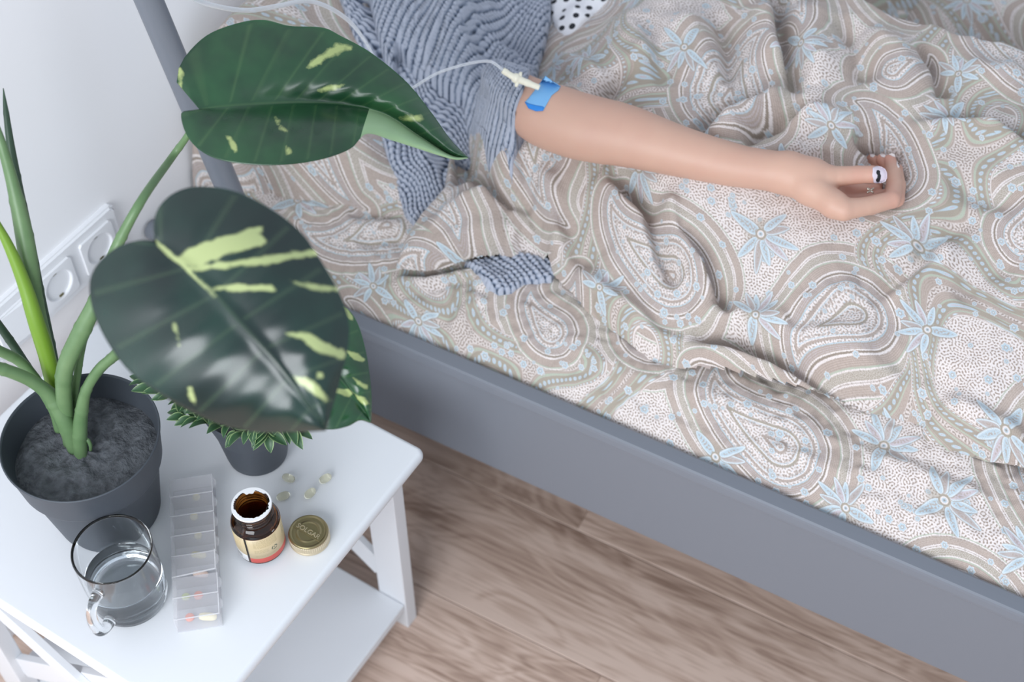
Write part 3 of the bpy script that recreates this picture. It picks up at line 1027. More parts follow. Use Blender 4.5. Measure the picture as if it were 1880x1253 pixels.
def surface_nets(Fd, lo_, h):
    """numpy surface nets: one vertex per cell that the surface crosses"""
    ins = Fd < 0
    nx, ny, nz = Fd.shape
    c = ins[:-1, :-1, :-1].astype(np.int8)
    cnt = np.zeros((nx - 1, ny - 1, nz - 1), np.int8)
    offs_ = [(i, j, k) for i in (0, 1) for j in (0, 1) for k in (0, 1)]
    for (i, j, k) in offs_:
        cnt += ins[i:nx - 1 + i, j:ny - 1 + j, k:nz - 1 + k]
    cells = np.argwhere((cnt > 0) & (cnt < 8))
    acc = np.zeros((len(cells), 3)); num = np.zeros(len(cells))
    val = {o: Fd[cells[:, 0] + o[0], cells[:, 1] + o[1], cells[:, 2] + o[2]].astype(float) for o in offs_}
    for ax in range(3):
        for o in offs_:
            if o[ax] == 0:
                p = list(o); p[ax] = 1; p = tuple(p)
                a, b = val[o], val[p]
                m = (a < 0) != (b < 0)
                t = np.where(m, a / np.where(a - b == 0, 1, a - b), 0)
                pt = np.tile(np.array(o, float), (len(cells), 1)); pt[:, ax] += t
                acc[m] += pt[m]; num[m] += 1
    V = (cells + acc / num[:, None]) * h + lo_
    idx = -np.ones((nx - 1, ny - 1, nz - 1), np.int32)
    idx[cells[:, 0], cells[:, 1], cells[:, 2]] = np.arange(len(cells))
    faces = []
    for ax in range(3):
        sl0 = [slice(1, d_ - 1) for d_ in (nx, ny, nz)]; sl1 = list(sl0)
        sl0[ax] = slice(0, Fd.shape[ax] - 1); sl1[ax] = slice(1, Fd.shape[ax])
        a, b = ins[tuple(sl0)], ins[tuple(sl1)]
        e = np.argwhere(a != b)
        if not len(e):
            continue
        base = e.copy()
        for d_ in range(3):
            if d_ != ax:
                base[:, d_] += 1
        o1, o2 = [d_ for d_ in range(3) if d_ != ax]
        def g(d1, d2):
            q = base.copy(); q[:, o1] -= d1; q[:, o2] -= d2
            return idx[q[:, 0], q[:, 1], q[:, 2]]
        quad = np.stack([g(1, 1), g(0, 1), g(0, 0), g(1, 0)], 1)
        flip = a[tuple(e.T)] if ax != 1 else ~a[tuple(e.T)]
        quad[~flip] = quad[~flip][:, ::-1]
        faces.append(quad)
    return V, np.vstack(faces)


V_, F_ = surface_nets(FIELD, lo, h_)
# a few rounds of smoothing
for _ in range(3):
    acc = np.zeros_like(V_); num = np.zeros(len(V_))
    for a, b in ((0, 1), (1, 2), (2, 3), (3, 0)):
        np.add.at(acc, F_[:, a], V_[F_[:, b]]); np.add.at(num, F_[:, a], 1)
        np.add.at(acc, F_[:, b], V_[F_[:, a]]); np.add.at(num, F_[:, b], 1)
    V_ = .5 * V_ + .5 * acc / num[:, None]
VW = A0 + V_[:, :1] * ex + V_[:, 1:2] * ey + V_[:, 2:] * ez

M_skin = mat('skin', (226, 188, 172), 0.5)
b_ = bsdf(M_skin)
b_.inputs['Subsurface Weight'].default_value = 0.12
b_.inputs['Subsurface Radius'].default_value = (1.0, 0.35, 0.2)
b_.inputs['Subsurface Scale'].default_value = 0.006
_tc = node(M_skin, 'ShaderNodeTexCoord')
_n = node(M_skin, 'ShaderNodeTexNoise', Scale=24.0, Detail=3.0)
_at = node(M_skin, 'ShaderNodeAttribute', attribute_name='flush')
_r = node(M_skin, 'ShaderNodeMix', data_type='RGBA'); _r.inputs[6].default_value = lin((209, 172, 151)); _r.inputs[7].default_value = lin((200, 157, 139))
link(M_skin, _tc, 'Object', _n, 'Vector'); link(M_skin, _n, 'Fac', _r, 'Factor')
_r2 = node(M_skin, 'ShaderNodeMix', data_type='RGBA'); _r2.inputs[7].default_value = lin((204, 142, 126))
link(M_skin, _r, 2, _r2, 6); link(M_skin, _at, 'Fac', _r2, 'Factor'); link(M_skin, _r2, 2, b_, 'Base Color')
_n2 = node(M_skin, 'ShaderNodeTexNoise', Scale=700.0, Detail=2.0)
_bp = node(M_skin, 'ShaderNodeBump', Strength=0.06, Distance=0.0004)
link(M_skin, _tc, 'Object', _n2, 'Vector'); link(M_skin, _n2, 'Fac', _bp, 'Height'); link(M_skin, _bp, 'Normal', b_, 'Normal')

person = thing('person', 'person in a blue grey knit cardigan lying in bed, bare forearm over the duvet', 'person', (.42, 1.12, .46))
body = mesh_obj('body', VW, F_, M_skin, person)
part_label(body, 'bare forearm and loosely curled hand resting on the duvet')
bmx = bmesh.new(); bmx.from_mesh(body.data); bmesh.ops.recalc_face_normals(bmx, faces=bmx.faces[:]); bmx.to_mesh(body.data); bmx.free()
# pinker finger tips, knuckles and elbow (skin colour, not light)
fl_ = np.zeros(len(VW))
for kf in ('index_finger', 'middle_finger', 'ring_finger', 'little_finger', 'thumb'):
    c = chain(hand_px[kf])
    fl_ = np.maximum(fl_, .75 * np.exp(-(np.linalg.norm(VW - c[-1][0], axis=1) / .016) ** 2))
    fl_ = np.maximum(fl_, .5 * np.exp(-(np.linalg.norm(VW - c[2][0], axis=1) / .014) ** 2))
for p in (AP(1560, 350, .02), AP(1600, 350, .02)):
    fl_ = np.maximum(fl_, .6 * np.exp(-(np.linalg.norm(VW - p, axis=1) / .02) ** 2))
at = body.data.attributes.new('flush', 'FLOAT', 'POINT')
at.data.foreach_set('value', fl_.astype(np.float32))
BVH = BVHTree.FromPolygons([tuple(v) for v in VW], [tuple(int(i) for i in f) for f in F_])

M_nail = mat('pale_nail_varnish', (214, 204, 214), 0.18)
M_nail.node_tree.nodes['Principled BSDF'].inputs['Coat Weight'].default_value = .6
M_black = mat('black_varnish', (22, 22, 26), 0.3)
M_nailw = mat('nail_tip', (236, 226, 224), 0.25)
thn = [(1602, 309), (1609, 305.5), (1618, 306), (1625, 310), (1628.5, 317), (1629, 326), (1626, 333), (1619, 336), (1610, 337), (1603.5, 334.5), (1601.5, 322)]
part_label(patch('nail', thn, BVH, .0001, .0006, M_nail, person, 1.5), 'pale lilac thumbnail')
mk = [(1609, 314), (1612, 313.2), (1615.2, 315), (1615.3, 319), (1617, 322.5), (1616.4, 327), (1614.6, 332.5), (1611.5, 333.8), (1608.6, 332.5), (1607.6, 329.4), (1610, 326), (1610.6, 322), (1608.2, 318)]
part_label(patch('nail_decoration', mk, BVH, .00075, .0003, M_black, person, 1.2), 'black wavy mark on the thumbnail')
for q in ([(1646, 295), (1651, 300), (1652, 308), (1649, 309), (1646, 303)], [(1631, 283.5), (1637, 281), (1643, 284), (1644, 289), (1638, 287)], [(1615, 283), (1621, 281.5), (1626, 285), (1624, 290), (1618, 288)], [(1597, 283), (1603, 282), (1607, 286), (1603, 289.5), (1598, 288)]):
    patch('nail', q, BVH, .0001, .0004, M_nailw, person, 1.5)
# butterfly ring on the middle finger
M_silver = mat('silver', (214, 210, 196), 0.25, Metallic=0.9)
rp = AP(1598, 350, .010)
_tm = Matrix(((R_[0], UP[0], -FW[0]), (R_[1], UP[1], -FW[1]), (R_[2], UP[2], -FW[2]))).to_4x4()
bm = bmesh.new()
for a in (.6, 2.5, 3.75, 5.6):
    M = Matrix.Translation(rp) @ _tm @ Matrix.Rotation(a, 4, 'Z') @ Matrix.Translation((.0026, 0, 0)) @ Matrix.Diagonal((.0026, .0014, .0009, 1))
    bmesh.ops.create_icosphere(bm, subdivisions=2, radius=1.0, matrix=M)
rg = bm_obj('ring', bm, M_silver, person, True)
part_label(rg, 'small silver butterfly ring')

# ------------------------------------------------------------------ knitwear
M_knit = mat('chunky_knit', (140, 150, 168), 0.9)
_b = bsdf(M_knit); _b.inputs['Sheen Weight'].default_value = .25
_at = node(M_knit, 'ShaderNodeAttribute', attribute_name='stitch_shade')
_tc = node(M_knit, 'ShaderNodeTexCoord')
_n = node(M_knit, 'ShaderNodeTexNoise', Scale=260.0, Detail=3.0)
_n3 = node(M_knit, 'ShaderNodeTexNoise', Scale=14.0, Detail=2.0)
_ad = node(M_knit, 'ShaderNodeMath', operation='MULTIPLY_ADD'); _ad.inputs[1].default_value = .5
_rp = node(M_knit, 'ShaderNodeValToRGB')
_e = _rp.color_ramp.elements; _e[0].position, _e[0].color = .32, lin((48, 60, 80)); _e[1].position, _e[1].color = 1.05 / 1.1, lin((176, 182, 196))  # navy low end: shade of the stitch gaps painted into the yarn colour
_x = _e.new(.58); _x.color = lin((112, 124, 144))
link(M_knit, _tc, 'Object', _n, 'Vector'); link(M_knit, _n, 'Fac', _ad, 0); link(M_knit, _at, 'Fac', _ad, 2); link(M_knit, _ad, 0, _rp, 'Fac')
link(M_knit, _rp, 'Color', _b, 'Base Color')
_bp = node(M_knit, 'ShaderNodeBump', Strength=.5, Distance=.0012); link(M_knit, _n, 'Fac', _bp, 'Height'); link(M_knit, _bp, 'Normal', _b, 'Normal')


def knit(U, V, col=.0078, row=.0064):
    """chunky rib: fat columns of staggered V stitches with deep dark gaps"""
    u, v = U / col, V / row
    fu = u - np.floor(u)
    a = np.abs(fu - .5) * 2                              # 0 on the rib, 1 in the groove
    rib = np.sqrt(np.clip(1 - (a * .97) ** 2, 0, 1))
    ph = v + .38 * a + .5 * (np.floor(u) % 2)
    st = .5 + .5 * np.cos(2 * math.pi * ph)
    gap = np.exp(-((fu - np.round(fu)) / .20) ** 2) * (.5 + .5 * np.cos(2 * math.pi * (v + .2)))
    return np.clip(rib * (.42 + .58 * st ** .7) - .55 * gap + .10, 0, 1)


KG = Grid(-.12, .52, .026, .56, .00125)
KS, KN = KG.S, KG.N
ks = KS.shape
compK = KG_comp = G.sample(np.where(D > 0, np.maximum(Zd, Zs), Zs), KS, KN)
compK0 = G.sample(comp0, KS, KN)
# top of the upper arm under the sleeve
armtop = np.full(ks, -1.0)
for a, b in zip(arm_c[:14], arm_c[1:15]):
    for t in np.linspace(0, 1, 5):
        c_, r_ = a[0] * (1 - t) + b[0] * t, a[1] * (1 - t) + b[1] * t
        r_ = r_ + .0025
        s0, n0 = to_bed(c_)
        d2 = (KS - s0) ** 2 + (KN - n0) ** 2
        q = np.where(d2 < r_ * r_, c_[2] + np.sqrt(np.maximum(r_ * r_ - d2, 0)), -1)
        armtop = np.maximum(armtop, q)


BEDTOP = np.maximum(np.where(D > 0, Zd, 0), Zs)


def polyz(pts):
    """outline points; z None means resting on the bedding"""
    return [tuple(to_bed(Pz(u, v, z))) if z is not None else tuple(G.drop(BEDTOP, [(u, v)])[0]) for u, v, z in pts]



torso = polyz([(540, -120, .60), (585, -5, .575), (612, 60, .55), (640, 118, .53), (668, 180, .505), (690, 255, .485), (715, 320, .478), (744, 388, .474), (760, 403, .474), (790, 384, .476), (816, 360, .48), (832, 318, .486), (838, 262, .51),
               (905, 205, .58), (985, 128, None), (1003, 70, None), (1016, 12, None), (1030, -120, None)])
DT = sdf(KS, KN, torso)
dT = np.maximum(DT, 0)
big = .0035 * fnoise(ks, 70, 41) + .0015 * fnoise(ks, 28, 42)
KP, _pe = pillow_z(KS, KN)
KP = np.where(_pe > 0, KP, 0)
Zt0 = np.maximum(np.maximum(G.sample(Zs0, KS, KN), .455), KP) + .013 * np.sqrt(np.clip(1 - (1 - np.minimum(dT, .009) / .009) ** 2, 0, 1)) + .115 * sstep(.015, .19, dT)
Zt = Zt0 + big * sstep(0, .03, dT)
for px, w, a in [([(640, 60), (690, 130), (740, 190), (800, 235)], .014, -.012), ([(700, 20), (760, 90), (790, 130)], .016, -.010), ([(740, -20), (790, 40), (830, 90)], .018, .012), ([(690, 270), (730, 320), (770, 380)], .010, -.006), ([(760, 260), (790, 320), (800, 360)], .010, .006)]:
    fold(Zt, KG, px, w, a, Zt0)
d0 = np.array([.80, -.60])            # rib direction over the torso, in bed coordinates
wob = .0022 * fnoise(ks, 60, 51)
UT, VT = KS * d0[1] - KN * d0[0] + 3 * wob - .6 * (Zt - .5), KS * d0[0] + KN * d0[1]
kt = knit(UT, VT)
torso_o = field_mesh('cardigan', KG, Zt + .0072 * (kt - .5) * sstep(-.001, .004, DT) - .02 * sstep(0, -.003, DT), DT > -.003, M_knit, person, attr={'stitch_shade': kt}, snap=DT)
part_label(torso_o, 'blue grey chunky knit cardigan body')

cuff = []
for (u, v) in [(946, 243), (948, 216), (953, 197), (962, 177), (967, 163), (973, 149), (979, 137)]:
    hit, _n, _i, _d = BVH.ray_cast(Vector(CAM), Vector(ray(u, v)).normalized())
    cuff.append(tuple(to_bed(np.array(hit))) if hit is not None else tuple(to_bed(AP(u, v))))
low2 = [tuple(q) for q in G.drop(np.where(D > 0, Zd, Zs), [(742, 218), (770, 236), (810, 246), (850, 252)])]
axis = to_bed(arm_c[1][0]) - to_bed(arm_c[9][0])
axis /= np.linalg.norm(axis)
c0 = np.array(cuff[0]) + np.array([.0, -.007])
cuff = [tuple(c0 + axis * .045 + np.array([0, -.004])), tuple(c0)] + cuff[2:]
slv = low2 + cuff + polyz([(991, 122, None), (1002, 88, None), (1012, 40, None), (1012, -20, None), (990, -120, None), (690, -140, .64), (672, -10, .61), (690, 70, .585), (722, 150, .56)])
DS = sdf(KS, KN, slv)
dS = np.maximum(DS, 0)
cK = compK.copy()
for _ in range(10):
    cK = (cK + np.roll(cK, 3, 0) + np.roll(cK, -3, 0) + np.roll(cK, 3, 1) + np.roll(cK, -3, 1)) / 5
under = np.maximum(np.maximum(cK, G.sample(Zs0, KS, KN)), np.where(DT > 0, Zt0, 0))
under = np.where(DT > 0.02, np.maximum(under, Zt0 + .004), under)
tgt = under + .028 + .030 * sstep(.0, .07, dS)
soft = np.maximum(armtop + .0055, tgt)
prof_ = np.sqrt(np.clip(1 - (1 - np.minimum(dS, .012) / .012) ** 2, 0, 1))
Zl0 = under + (soft - under) * prof_
# blur a little
for _ in range(12):
    Zl0 = np.where(DS > .004, (Zl0 + np.roll(Zl0, 3, 0) + np.roll(Zl0, -3, 0) + np.roll(Zl0, 3, 1) + np.roll(Zl0, -3, 1)) / 5, Zl0)
Zl = Zl0 + .004 * fnoise(ks, 55, 61) * sstep(.01, .04, dS) + .0018 * fnoise(ks, 24, 62) * sstep(.01, .04, dS)
for px, w, a in [([(738, 165), (768, 120), (800, 75), (820, 40)], .009, -.020), ([(850, 30), (890, 80), (920, 130)], .012, -.008), ([(800, 215), (850, 200), (900, 215)], .010, -.010), ([(930, 60), (960, 100), (985, 120)], .010, -.010),
                 ([(775, 140), (830, 120), (890, 120)], .018, .010), ([(860, 235), (905, 190), (925, 160)], .012, .008), ([(905, 235), (930, 200), (940, 170)], .008, -.008)]:
    fold(Zl, KG, px, w, a, Zl0)
d1 = np.array([.985, -.17])
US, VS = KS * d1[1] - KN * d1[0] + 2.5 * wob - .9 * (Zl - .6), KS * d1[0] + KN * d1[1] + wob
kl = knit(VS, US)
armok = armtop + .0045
slv_o = field_mesh('sleeve', KG, np.maximum(Zl, np.where(DS > .003, armok, 0)) + .0070 * (kl - .5) * sstep(-.001, .008, DS) - .012 * (DS < 0), DS > -.003, M_knit, person, attr={'stitch_shade': kl}, snap=DS)
part_label(slv_o, 'pushed-up chunky knit sleeve')

hem = polyz([(850, 462, .482), (872, 490, .474), (893, 520, .470), (915, 533, .469), (940, 529, .469), (962, 512, .471), (1014, 508, .474), (1030, 470, .48), (940, 440, .485)])
DH = sdf(KS, KN, hem)
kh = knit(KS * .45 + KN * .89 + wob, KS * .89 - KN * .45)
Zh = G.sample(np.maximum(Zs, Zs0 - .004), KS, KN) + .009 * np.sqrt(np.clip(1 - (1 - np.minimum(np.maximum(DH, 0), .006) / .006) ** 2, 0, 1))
part_label(field_mesh('cardigan_hem', KG, Zh + .0045 * (kh - .5) - .02 * sstep(0, -.003, DH), DH > -.003, M_knit, person, attr={'stitch_shade': kh}, snap=DH), 'corner of the knit cardigan coming out under the duvet')

# polka dot shirt
M_dots = mat('polka_dot_cotton', (232, 232, 236), .8)
_uv = node(M_dots, 'ShaderNodeUVMap')
_vo = node(M_dots, 'ShaderNodeTexVoronoi', Scale=1.0, Randomness=.25)
_gt = node(M_dots, 'ShaderNodeMath', operation='LESS_THAN'); _gt.inputs[1].default_value = .25
_mx = node(M_dots, 'ShaderNodeMix', data_type='RGBA'); _mx.inputs[6].default_value = lin((236, 236, 240)); _mx.inputs[7].default_value = lin((40, 42, 48))
link(M_dots, _uv, 'UV', _vo, 'Vector'); link(M_dots, _vo, 'Distance', _gt, 0); link(M_dots, _gt, 0, _mx, 'Factor'); link(M_dots, _mx, 2, bsdf(M_dots), 'Base Color')
SG = Grid(.0, .46, .26, .90, .003)
sp = polyz([(1000, -140, None), (1000, -20, None), (1012, 35, None), (1026, 60, None), (1040, 68, None), (1058, 56, None), (1085, 32, None), (1114, 4, None), (1150, -60, None), (1160, -140, None)])
DP = sdf(SG.S, SG.N, sp)
base = G.sample(np.maximum(np.where(D > 0, Zd, 0), Zs), SG.S, SG.N)
Zp = base + .003 + .012 * sstep(0, .03, DP) + .003 * fnoise(SG.S.shape, 20, 71) - .03 * sstep(0, -.004, DP)
part_label(field_mesh('shirt', SG, Zp, DP > -.006, M_dots, person, snap=DP, uvf=lambda s, n, z: ((s * .9 + n * .3) / .0165, (n * .9 - s * .3 + z * .6) / .0165)), 'white shirt with black polka dots')

# ------------------------------------------------------------------ second duvet behind
FG = Grid(.45, 1.47, .50, 1.10, .004)
fp_ = polyz([(1560, -60, .54), (1590, -12, .53), (1640, 12, .53), (1700, 32, .53), (1760, 40, .53), (1880, 48, .53), (2050, 62, .53), (2050, -300, .62), (1300, -300, .60), (1400, -140, .60), (1500, -70, .60)])
DF = sdf(FG.S, FG.N, fp_)
dF = np.maximum(DF, 0)
Zf = .495 + (.085 * (1 - np.exp(-dF / .025)) + .045 * sstep(.02, .2, dF)) * (.25 + .75 * sstep(.55, .95, FG.S)) + .004 * fnoise(FG.S.shape, 40, 91) + .002 * fnoise(FG.S.shape, 16, 92, 2.0, .3) - .04 * sstep(0, -.004, DF)
tag(field_mesh('folded_duvet', FG, Zf, DF > -.005, M_cotton, uvf=uvmap(1.1, .2, .7)), 'second paisley cover lying in a fold along the far side, behind the rumpled duvet', 'duvet')

# ------------------------------------------------------------------ infusion line and plaster
M_tube = mat('clear_tube', (235, 238, 242), .08, Alpha=1.0)
_t = M_tube.node_tree
_g = node(M_tube, 'ShaderNodeBsdfTransparent'); _m = node(M_tube, 'ShaderNodeMixShader')
_lw = node(M_tube, 'ShaderNodeLayerWeight', Blend=.45); _mr = node(M_tube, 'ShaderNodeMapRange'); _mr.inputs['To Min'].default_value = .28; _mr.inputs['To Max'].default_value = 1.0
link(M_tube, _lw, 'Facing', _mr, 'Value'); link(M_tube, _mr, 0, _m, 'Fac'); link(M_tube, _g, 0, _m, 1); link(M_tube, bsdf(M_tube), 0, _m, 2)
link(M_tube, _m, 0, _t.nodes['Material Output'], 'Surface')
M_ivory = mat('ivory_plastic', (236, 232, 212), .4)
_h, _, _, _ = BVH.ray_cast(Vector(CAM), Vector(ray(990, 168)).normalized())
CD = proj(np.array(_h))[2] - .016                 # just above the skin
iv = thing('infusion_line', 'clear plastic drip tube with an ivory connector running into the bare arm', 'tube', AP(985, 160, -.03))
p1 = smooth_path(np.array([(300, -120, 1.22), (325, -40, 1.30), (350, -6, 1.36), (400, 12, 1.42), (455, 19, 1.47), (510, 11, 1.50), (560, 2, 1.53), (600, 12, 1.55), (640, 38, 1.565), (668, 72, 1.575), (686, 104, 1.58), (702, 140, 1.575), (722, 168, 1.56),
                                     (742, 172, 1.55), (760, 160, 1.55), (800, 136, 1.545), (840, 122, 1.535), (875, 114, 1.53), (900, 113, 1.525), (914, 121, 1.522), (928, 133, 1.52)]), 150)
p1[:, 2] += (CD - 1.52) * sstep(500, 760, p1[:, 0])
rad = np.where(np.arange(150) < 150 * .56, .0026, .0017)
for _ in range(6):
    rad = np.convolve(np.pad(rad, 2, 'edge'), np.ones(5) / 5, 'valid')
tube('tubing', [Pd(*q) for q in p1], rad, M_tube, iv, n=12)
cp = smooth_path(np.array([(923, 129, CD), (942, 141, CD + .004), (965, 151, CD + .007), (990, 161, CD + .010)]), 40)
cr = np.interp(np.linspace(0, 1, 40), [0, .10, .16, .28, .34, .40, .46, .62, .68, .8, 1], [.0036, .0040, .0036, .0038, .0056, .0060, .0046, .0040, .0044, .0036, .0034])
tube('connector', [Pd(*q) for q in cp], cr, M_ivory, iv, n=18)
for sd in (-1, 1):
    w = Pd(952, 146, CD + .005)
    tube('wing', [w, w + UP * sd * .0055 + R_ * sd * .002, w + UP * sd * .0085 + R_ * sd * .003], [.0026, .0024, .0016], M_ivory, iv, n=10)

M_tape = mat('blue_plaster', (120, 178, 226), .4)
M_tape2 = mat('blue_plaster_end', (36, 130, 214), .45)
dg = bpy.context.evaluated_depsgraph_get()
tape_bvh = BVH
tp = [(1001, 139), (1012, 147), (1029, 160), (1025, 167), (1013, 176), (1004, 192), (998, 203), (985, 204), (972, 199), (964.5, 188), (972, 180), (983, 166), (992, 153)]
tape = patch('adhesive_plaster', tp, tape_bvh, .0004, .0008, M_tape, None, 2.0)
tag(tape, 'light blue adhesive plaster holding the ivory connector on the elbow', 'plaster')
te = [(964.5, 188), (974, 191.5), (985, 194.5), (997, 196.5), (1000, 198.5), (997.5, 204.2), (985, 204.8), (971.5, 199.8)]
part_label(patch('folded_end', te, tape_bvh, .0013, .0006, M_tape2, tape, 2.0), 'darker blue doubled end of the plaster')

# ------------------------------------------------------------------ big artificial plant
M_pot = mat('dark_grey_plastic', (66, 72, 80), .5)
noise_bump(M_pot, 300, .05, .0004)
M_soil = mat('grey_foam', (84, 88, 93), .75)
_tc = node(M_soil, 'ShaderNodeTexCoord')
_n = node(M_soil, 'ShaderNodeTexNoise', Scale=120.0, Detail=5.0, Distortion=.2)
_n2 = node(M_soil, 'ShaderNodeTexNoise', Scale=380.0, Detail=3.0)
_a = node(M_soil, 'ShaderNodeMath', operation='MULTIPLY_ADD'); _a.inputs[1].default_value = .25
_bp = node(M_soil, 'ShaderNodeBump', Strength=.9, Distance=.005)
_r = node(M_soil, 'ShaderNodeValToRGB'); _e = _r.color_ramp.elements
_e[0].position, _e[0].color = .35, lin((66, 69, 74)); _e[1].position, _e[1].color = .7, lin((98, 102, 108))
link(M_soil, _tc, 'Object', _n, 'Vector'); link(M_soil, _tc, 'Object', _n2, 'Vector'); link(M_soil, _n2, 'Fac', _a, 0); link(M_soil, _n, 'Fac', _a, 2)
link(M_soil, _a, 0, _bp, 'Height'); link(M_soil, _bp, 'Normal', bsdf(M_soil), 'Normal'); link(M_soil, _n, 'Fac', _r, 'Fac'); link(M_soil, _r, 'Color', bsdf(M_soil), 'Base Color')

pc = np.array([.245, .480])
HP = .1385
pl = thing('potted_plant', 'tall artificial plant with large variegated leaves in a dark grey pot', 'plant', (pc[0], pc[1], TZ))
lathe('pot', [(0, 0), (.053, 0), (.056, .003), (.0690, .0840), (.0700, .0885), (.0735, .0910), (.0748, .0940), (.0798, HP - .003), (.0812, HP - .0012), (.0812, HP), (.0800, HP + .0008), (.0786, HP - .001), (.0720, .096), (.070, .090), (.0, .089)],
      M_pot, pl, (pc[0], pc[1], TZ), 96)
ZSO = TZ + .1085
# foam disc, lightly uneven
n = 72
vs, fs = [(pc[0], pc[1], ZSO + .002)], []
rng = np.random.default_rng(3)
for i in range(1, 15):
    r = .0742 * i / 14
    for k in range(n):
        a = 2 * math.pi * k / n
        vs.append((pc[0] + r * math.cos(a), pc[1] + r * math.sin(a), ZSO + .0025 * math.sin(3 * a + 9 * r * 20) * (1 - i / 14) + .0012 * math.sin(7 * a - i) - .004 * (i / 14) ** 6))
for k in range(n):
    fs.append((0, 1 + k, 1 + (k + 1) % n))
for i in range(13):
    for k in range(n):
        q = (k + 1) % n
        fs.append((1 + i * n + k, 1 + (i + 1) * n + k, 1 + (i + 1) * n + q, 1 + i * n + q))
mesh_obj('foam_soil', vs, fs, M_soil, pl)

M_stem = mat('stem_green', (128, 158, 112), .42)
_tc = node(M_stem, 'ShaderNodeTexCoord')
_n = node(M_stem, 'ShaderNodeTexNoise', Scale=40.0, Detail=3.0)
_r = node(M_stem, 'ShaderNodeMix', data_type='RGBA'); _r.inputs[6].default_value = lin((82, 114, 74)); _r.inputs[7].default_value = lin((112, 140, 98))
link(M_stem, _tc, 'Object', _n, 'Vector'); link(M_stem, _n, 'Fac', _r, 'Factor'); link(M_stem, _r, 2, bsdf(M_stem), 'Base Color')
M_spear = mat('fresh_green', (112, 148, 46), .42)
M_stemd = mat('deep_green', (54, 78, 60), .45)


def stem(name, px, material, n=60, ring_every=0.035, label=None, ell=1.0):
    q = smooth_path(np.array(px, float), n)
    P = np.array([Pd(a, b, c) for a, b, c, r in q])
    rad = np.array([r * c / F for a, b, c, r in q])
    L = np.concatenate([[0], np.cumsum(np.linalg.norm(np.diff(P, axis=0), axis=1))])
    if ring_every:
        m = L / ring_every
        rad = rad * (1 + .10 * np.exp(-((m - np.round(m)) / .035) ** 2) * (L > .02))
    o = tube(name, P, rad, material, pl, n=14, ell=ell)
    if label:
        part_label(o, label)
    return o


dS0 = proj((pc[0], pc[1], ZSO))[2]
d_ = dS0
stem('stem', [(148, 836, d_ + .002, 13), (146, 800, d_ - .02, 14), (150, 755, d_ - .045, 12), (159, 715, d_ - .07, 10), (183, 677, d_ - .10, 9.5), (216, 645, d_ - .14, 9), (255, 580, d_ - .27, 8), (278, 500, 1.14, 8), (287, 447, 1.105, 7)], M_stem, 120)
stem('stem', [(128, 815, d_, 12), (122, 765, d_ - .03, 14), (117, 720, d_ - .06, 15), (121, 672, d_ - .085, 16), (148, 612, d_ - .11, 17), (178, 548, d_ - .13, 14), (215, 452, d_ - .15, 10.5), (262, 365, d_ - .16, 8.5), (315, 290, 1.385, 7), (346, 246, 1.372, 6), (364, 203, 1.362, 5)], M_stem, 120)
stem('stem', [(130, 800, d_ + .01, 8), (134, 750, d_ - .02, 7), (142, 690, d_ - .05, 7), (150, 640, d_ - .07, 7), (168, 570, d_ - .10, 6)], M_stem)
stem('stem', [(138, 825, d_ + .0, 14), (120, 775, d_ - .03, 17), (95, 730, d_ - .05, 15), (62, 702, d_ - .07, 12.5), (22, 684, d_ - .09, 12), (-30, 668, d_ - .11, 11), (-90, 650, d_ - .13, 8)], M_stem)
stem('stem', [(110, 790, d_ + .01, 10), (95, 745, d_ - .01, 10), (45, 672, d_ - .04, 10), (0, 645, d_ - .06, 10), (-50, 622, d_ - .08, 8)], M_stem)
stem('stem', [(105, 770, d_ + .02, 8), (85, 722, d_ + .01, 8), (55, 680, d_ - .01, 7.5), (20, 628, d_ - .03, 8), (-20, 572, d_ - .05, 7)], M_stemd, label='darker green stem at the left')
stem('stem', [(112, 770, d_ + .0, 13), (90, 670, d_ - .04, 15), (64, 560, d_ - .07, 17), (46, 440, d_ - .10, 17), (24, 340, d_ - .12, 12), (2, 262, d_ - .14, 9), (-20, 200, d_ - .15, 6)], M_stem)
stem('spear_leaf', [(118, 770, d_ + .015, 8), (98, 660, d_ - .02, 9), (72, 545, d_ - .05, 11), (52, 440, d_ - .08, 11), (34, 350, d_ - .10, 9.5), (20, 270, d_ - .11, 7.5), (11, 205, d_ - .12, 5), (6, 162, d_ - .125, .8)], M_stemd, 80, .03, 'dark pointed unopened leaf')
stem('spear_leaf', [(108, 760, d_ - .02, 10), (90, 668, d_ - .05, 15), (66, 590, d_ - .08, 15), (44, 520, d_ - .10, 12.5), (16, 452, d_ - .12, 9.5), (-18, 388, d_ - .14, 5), (-30, 362, d_ - .145, 1)], M_spear, 80, 0, 'bright yellow-green unopened leaf')
stem('rootlet', [(150, 812, d_ - .012, 4), (160, 808, d_ - .015, 4), (166, 818, d_ - .01, 3.5), (166, 830, d_ + .003, 3)], M_stem, 20, 0)


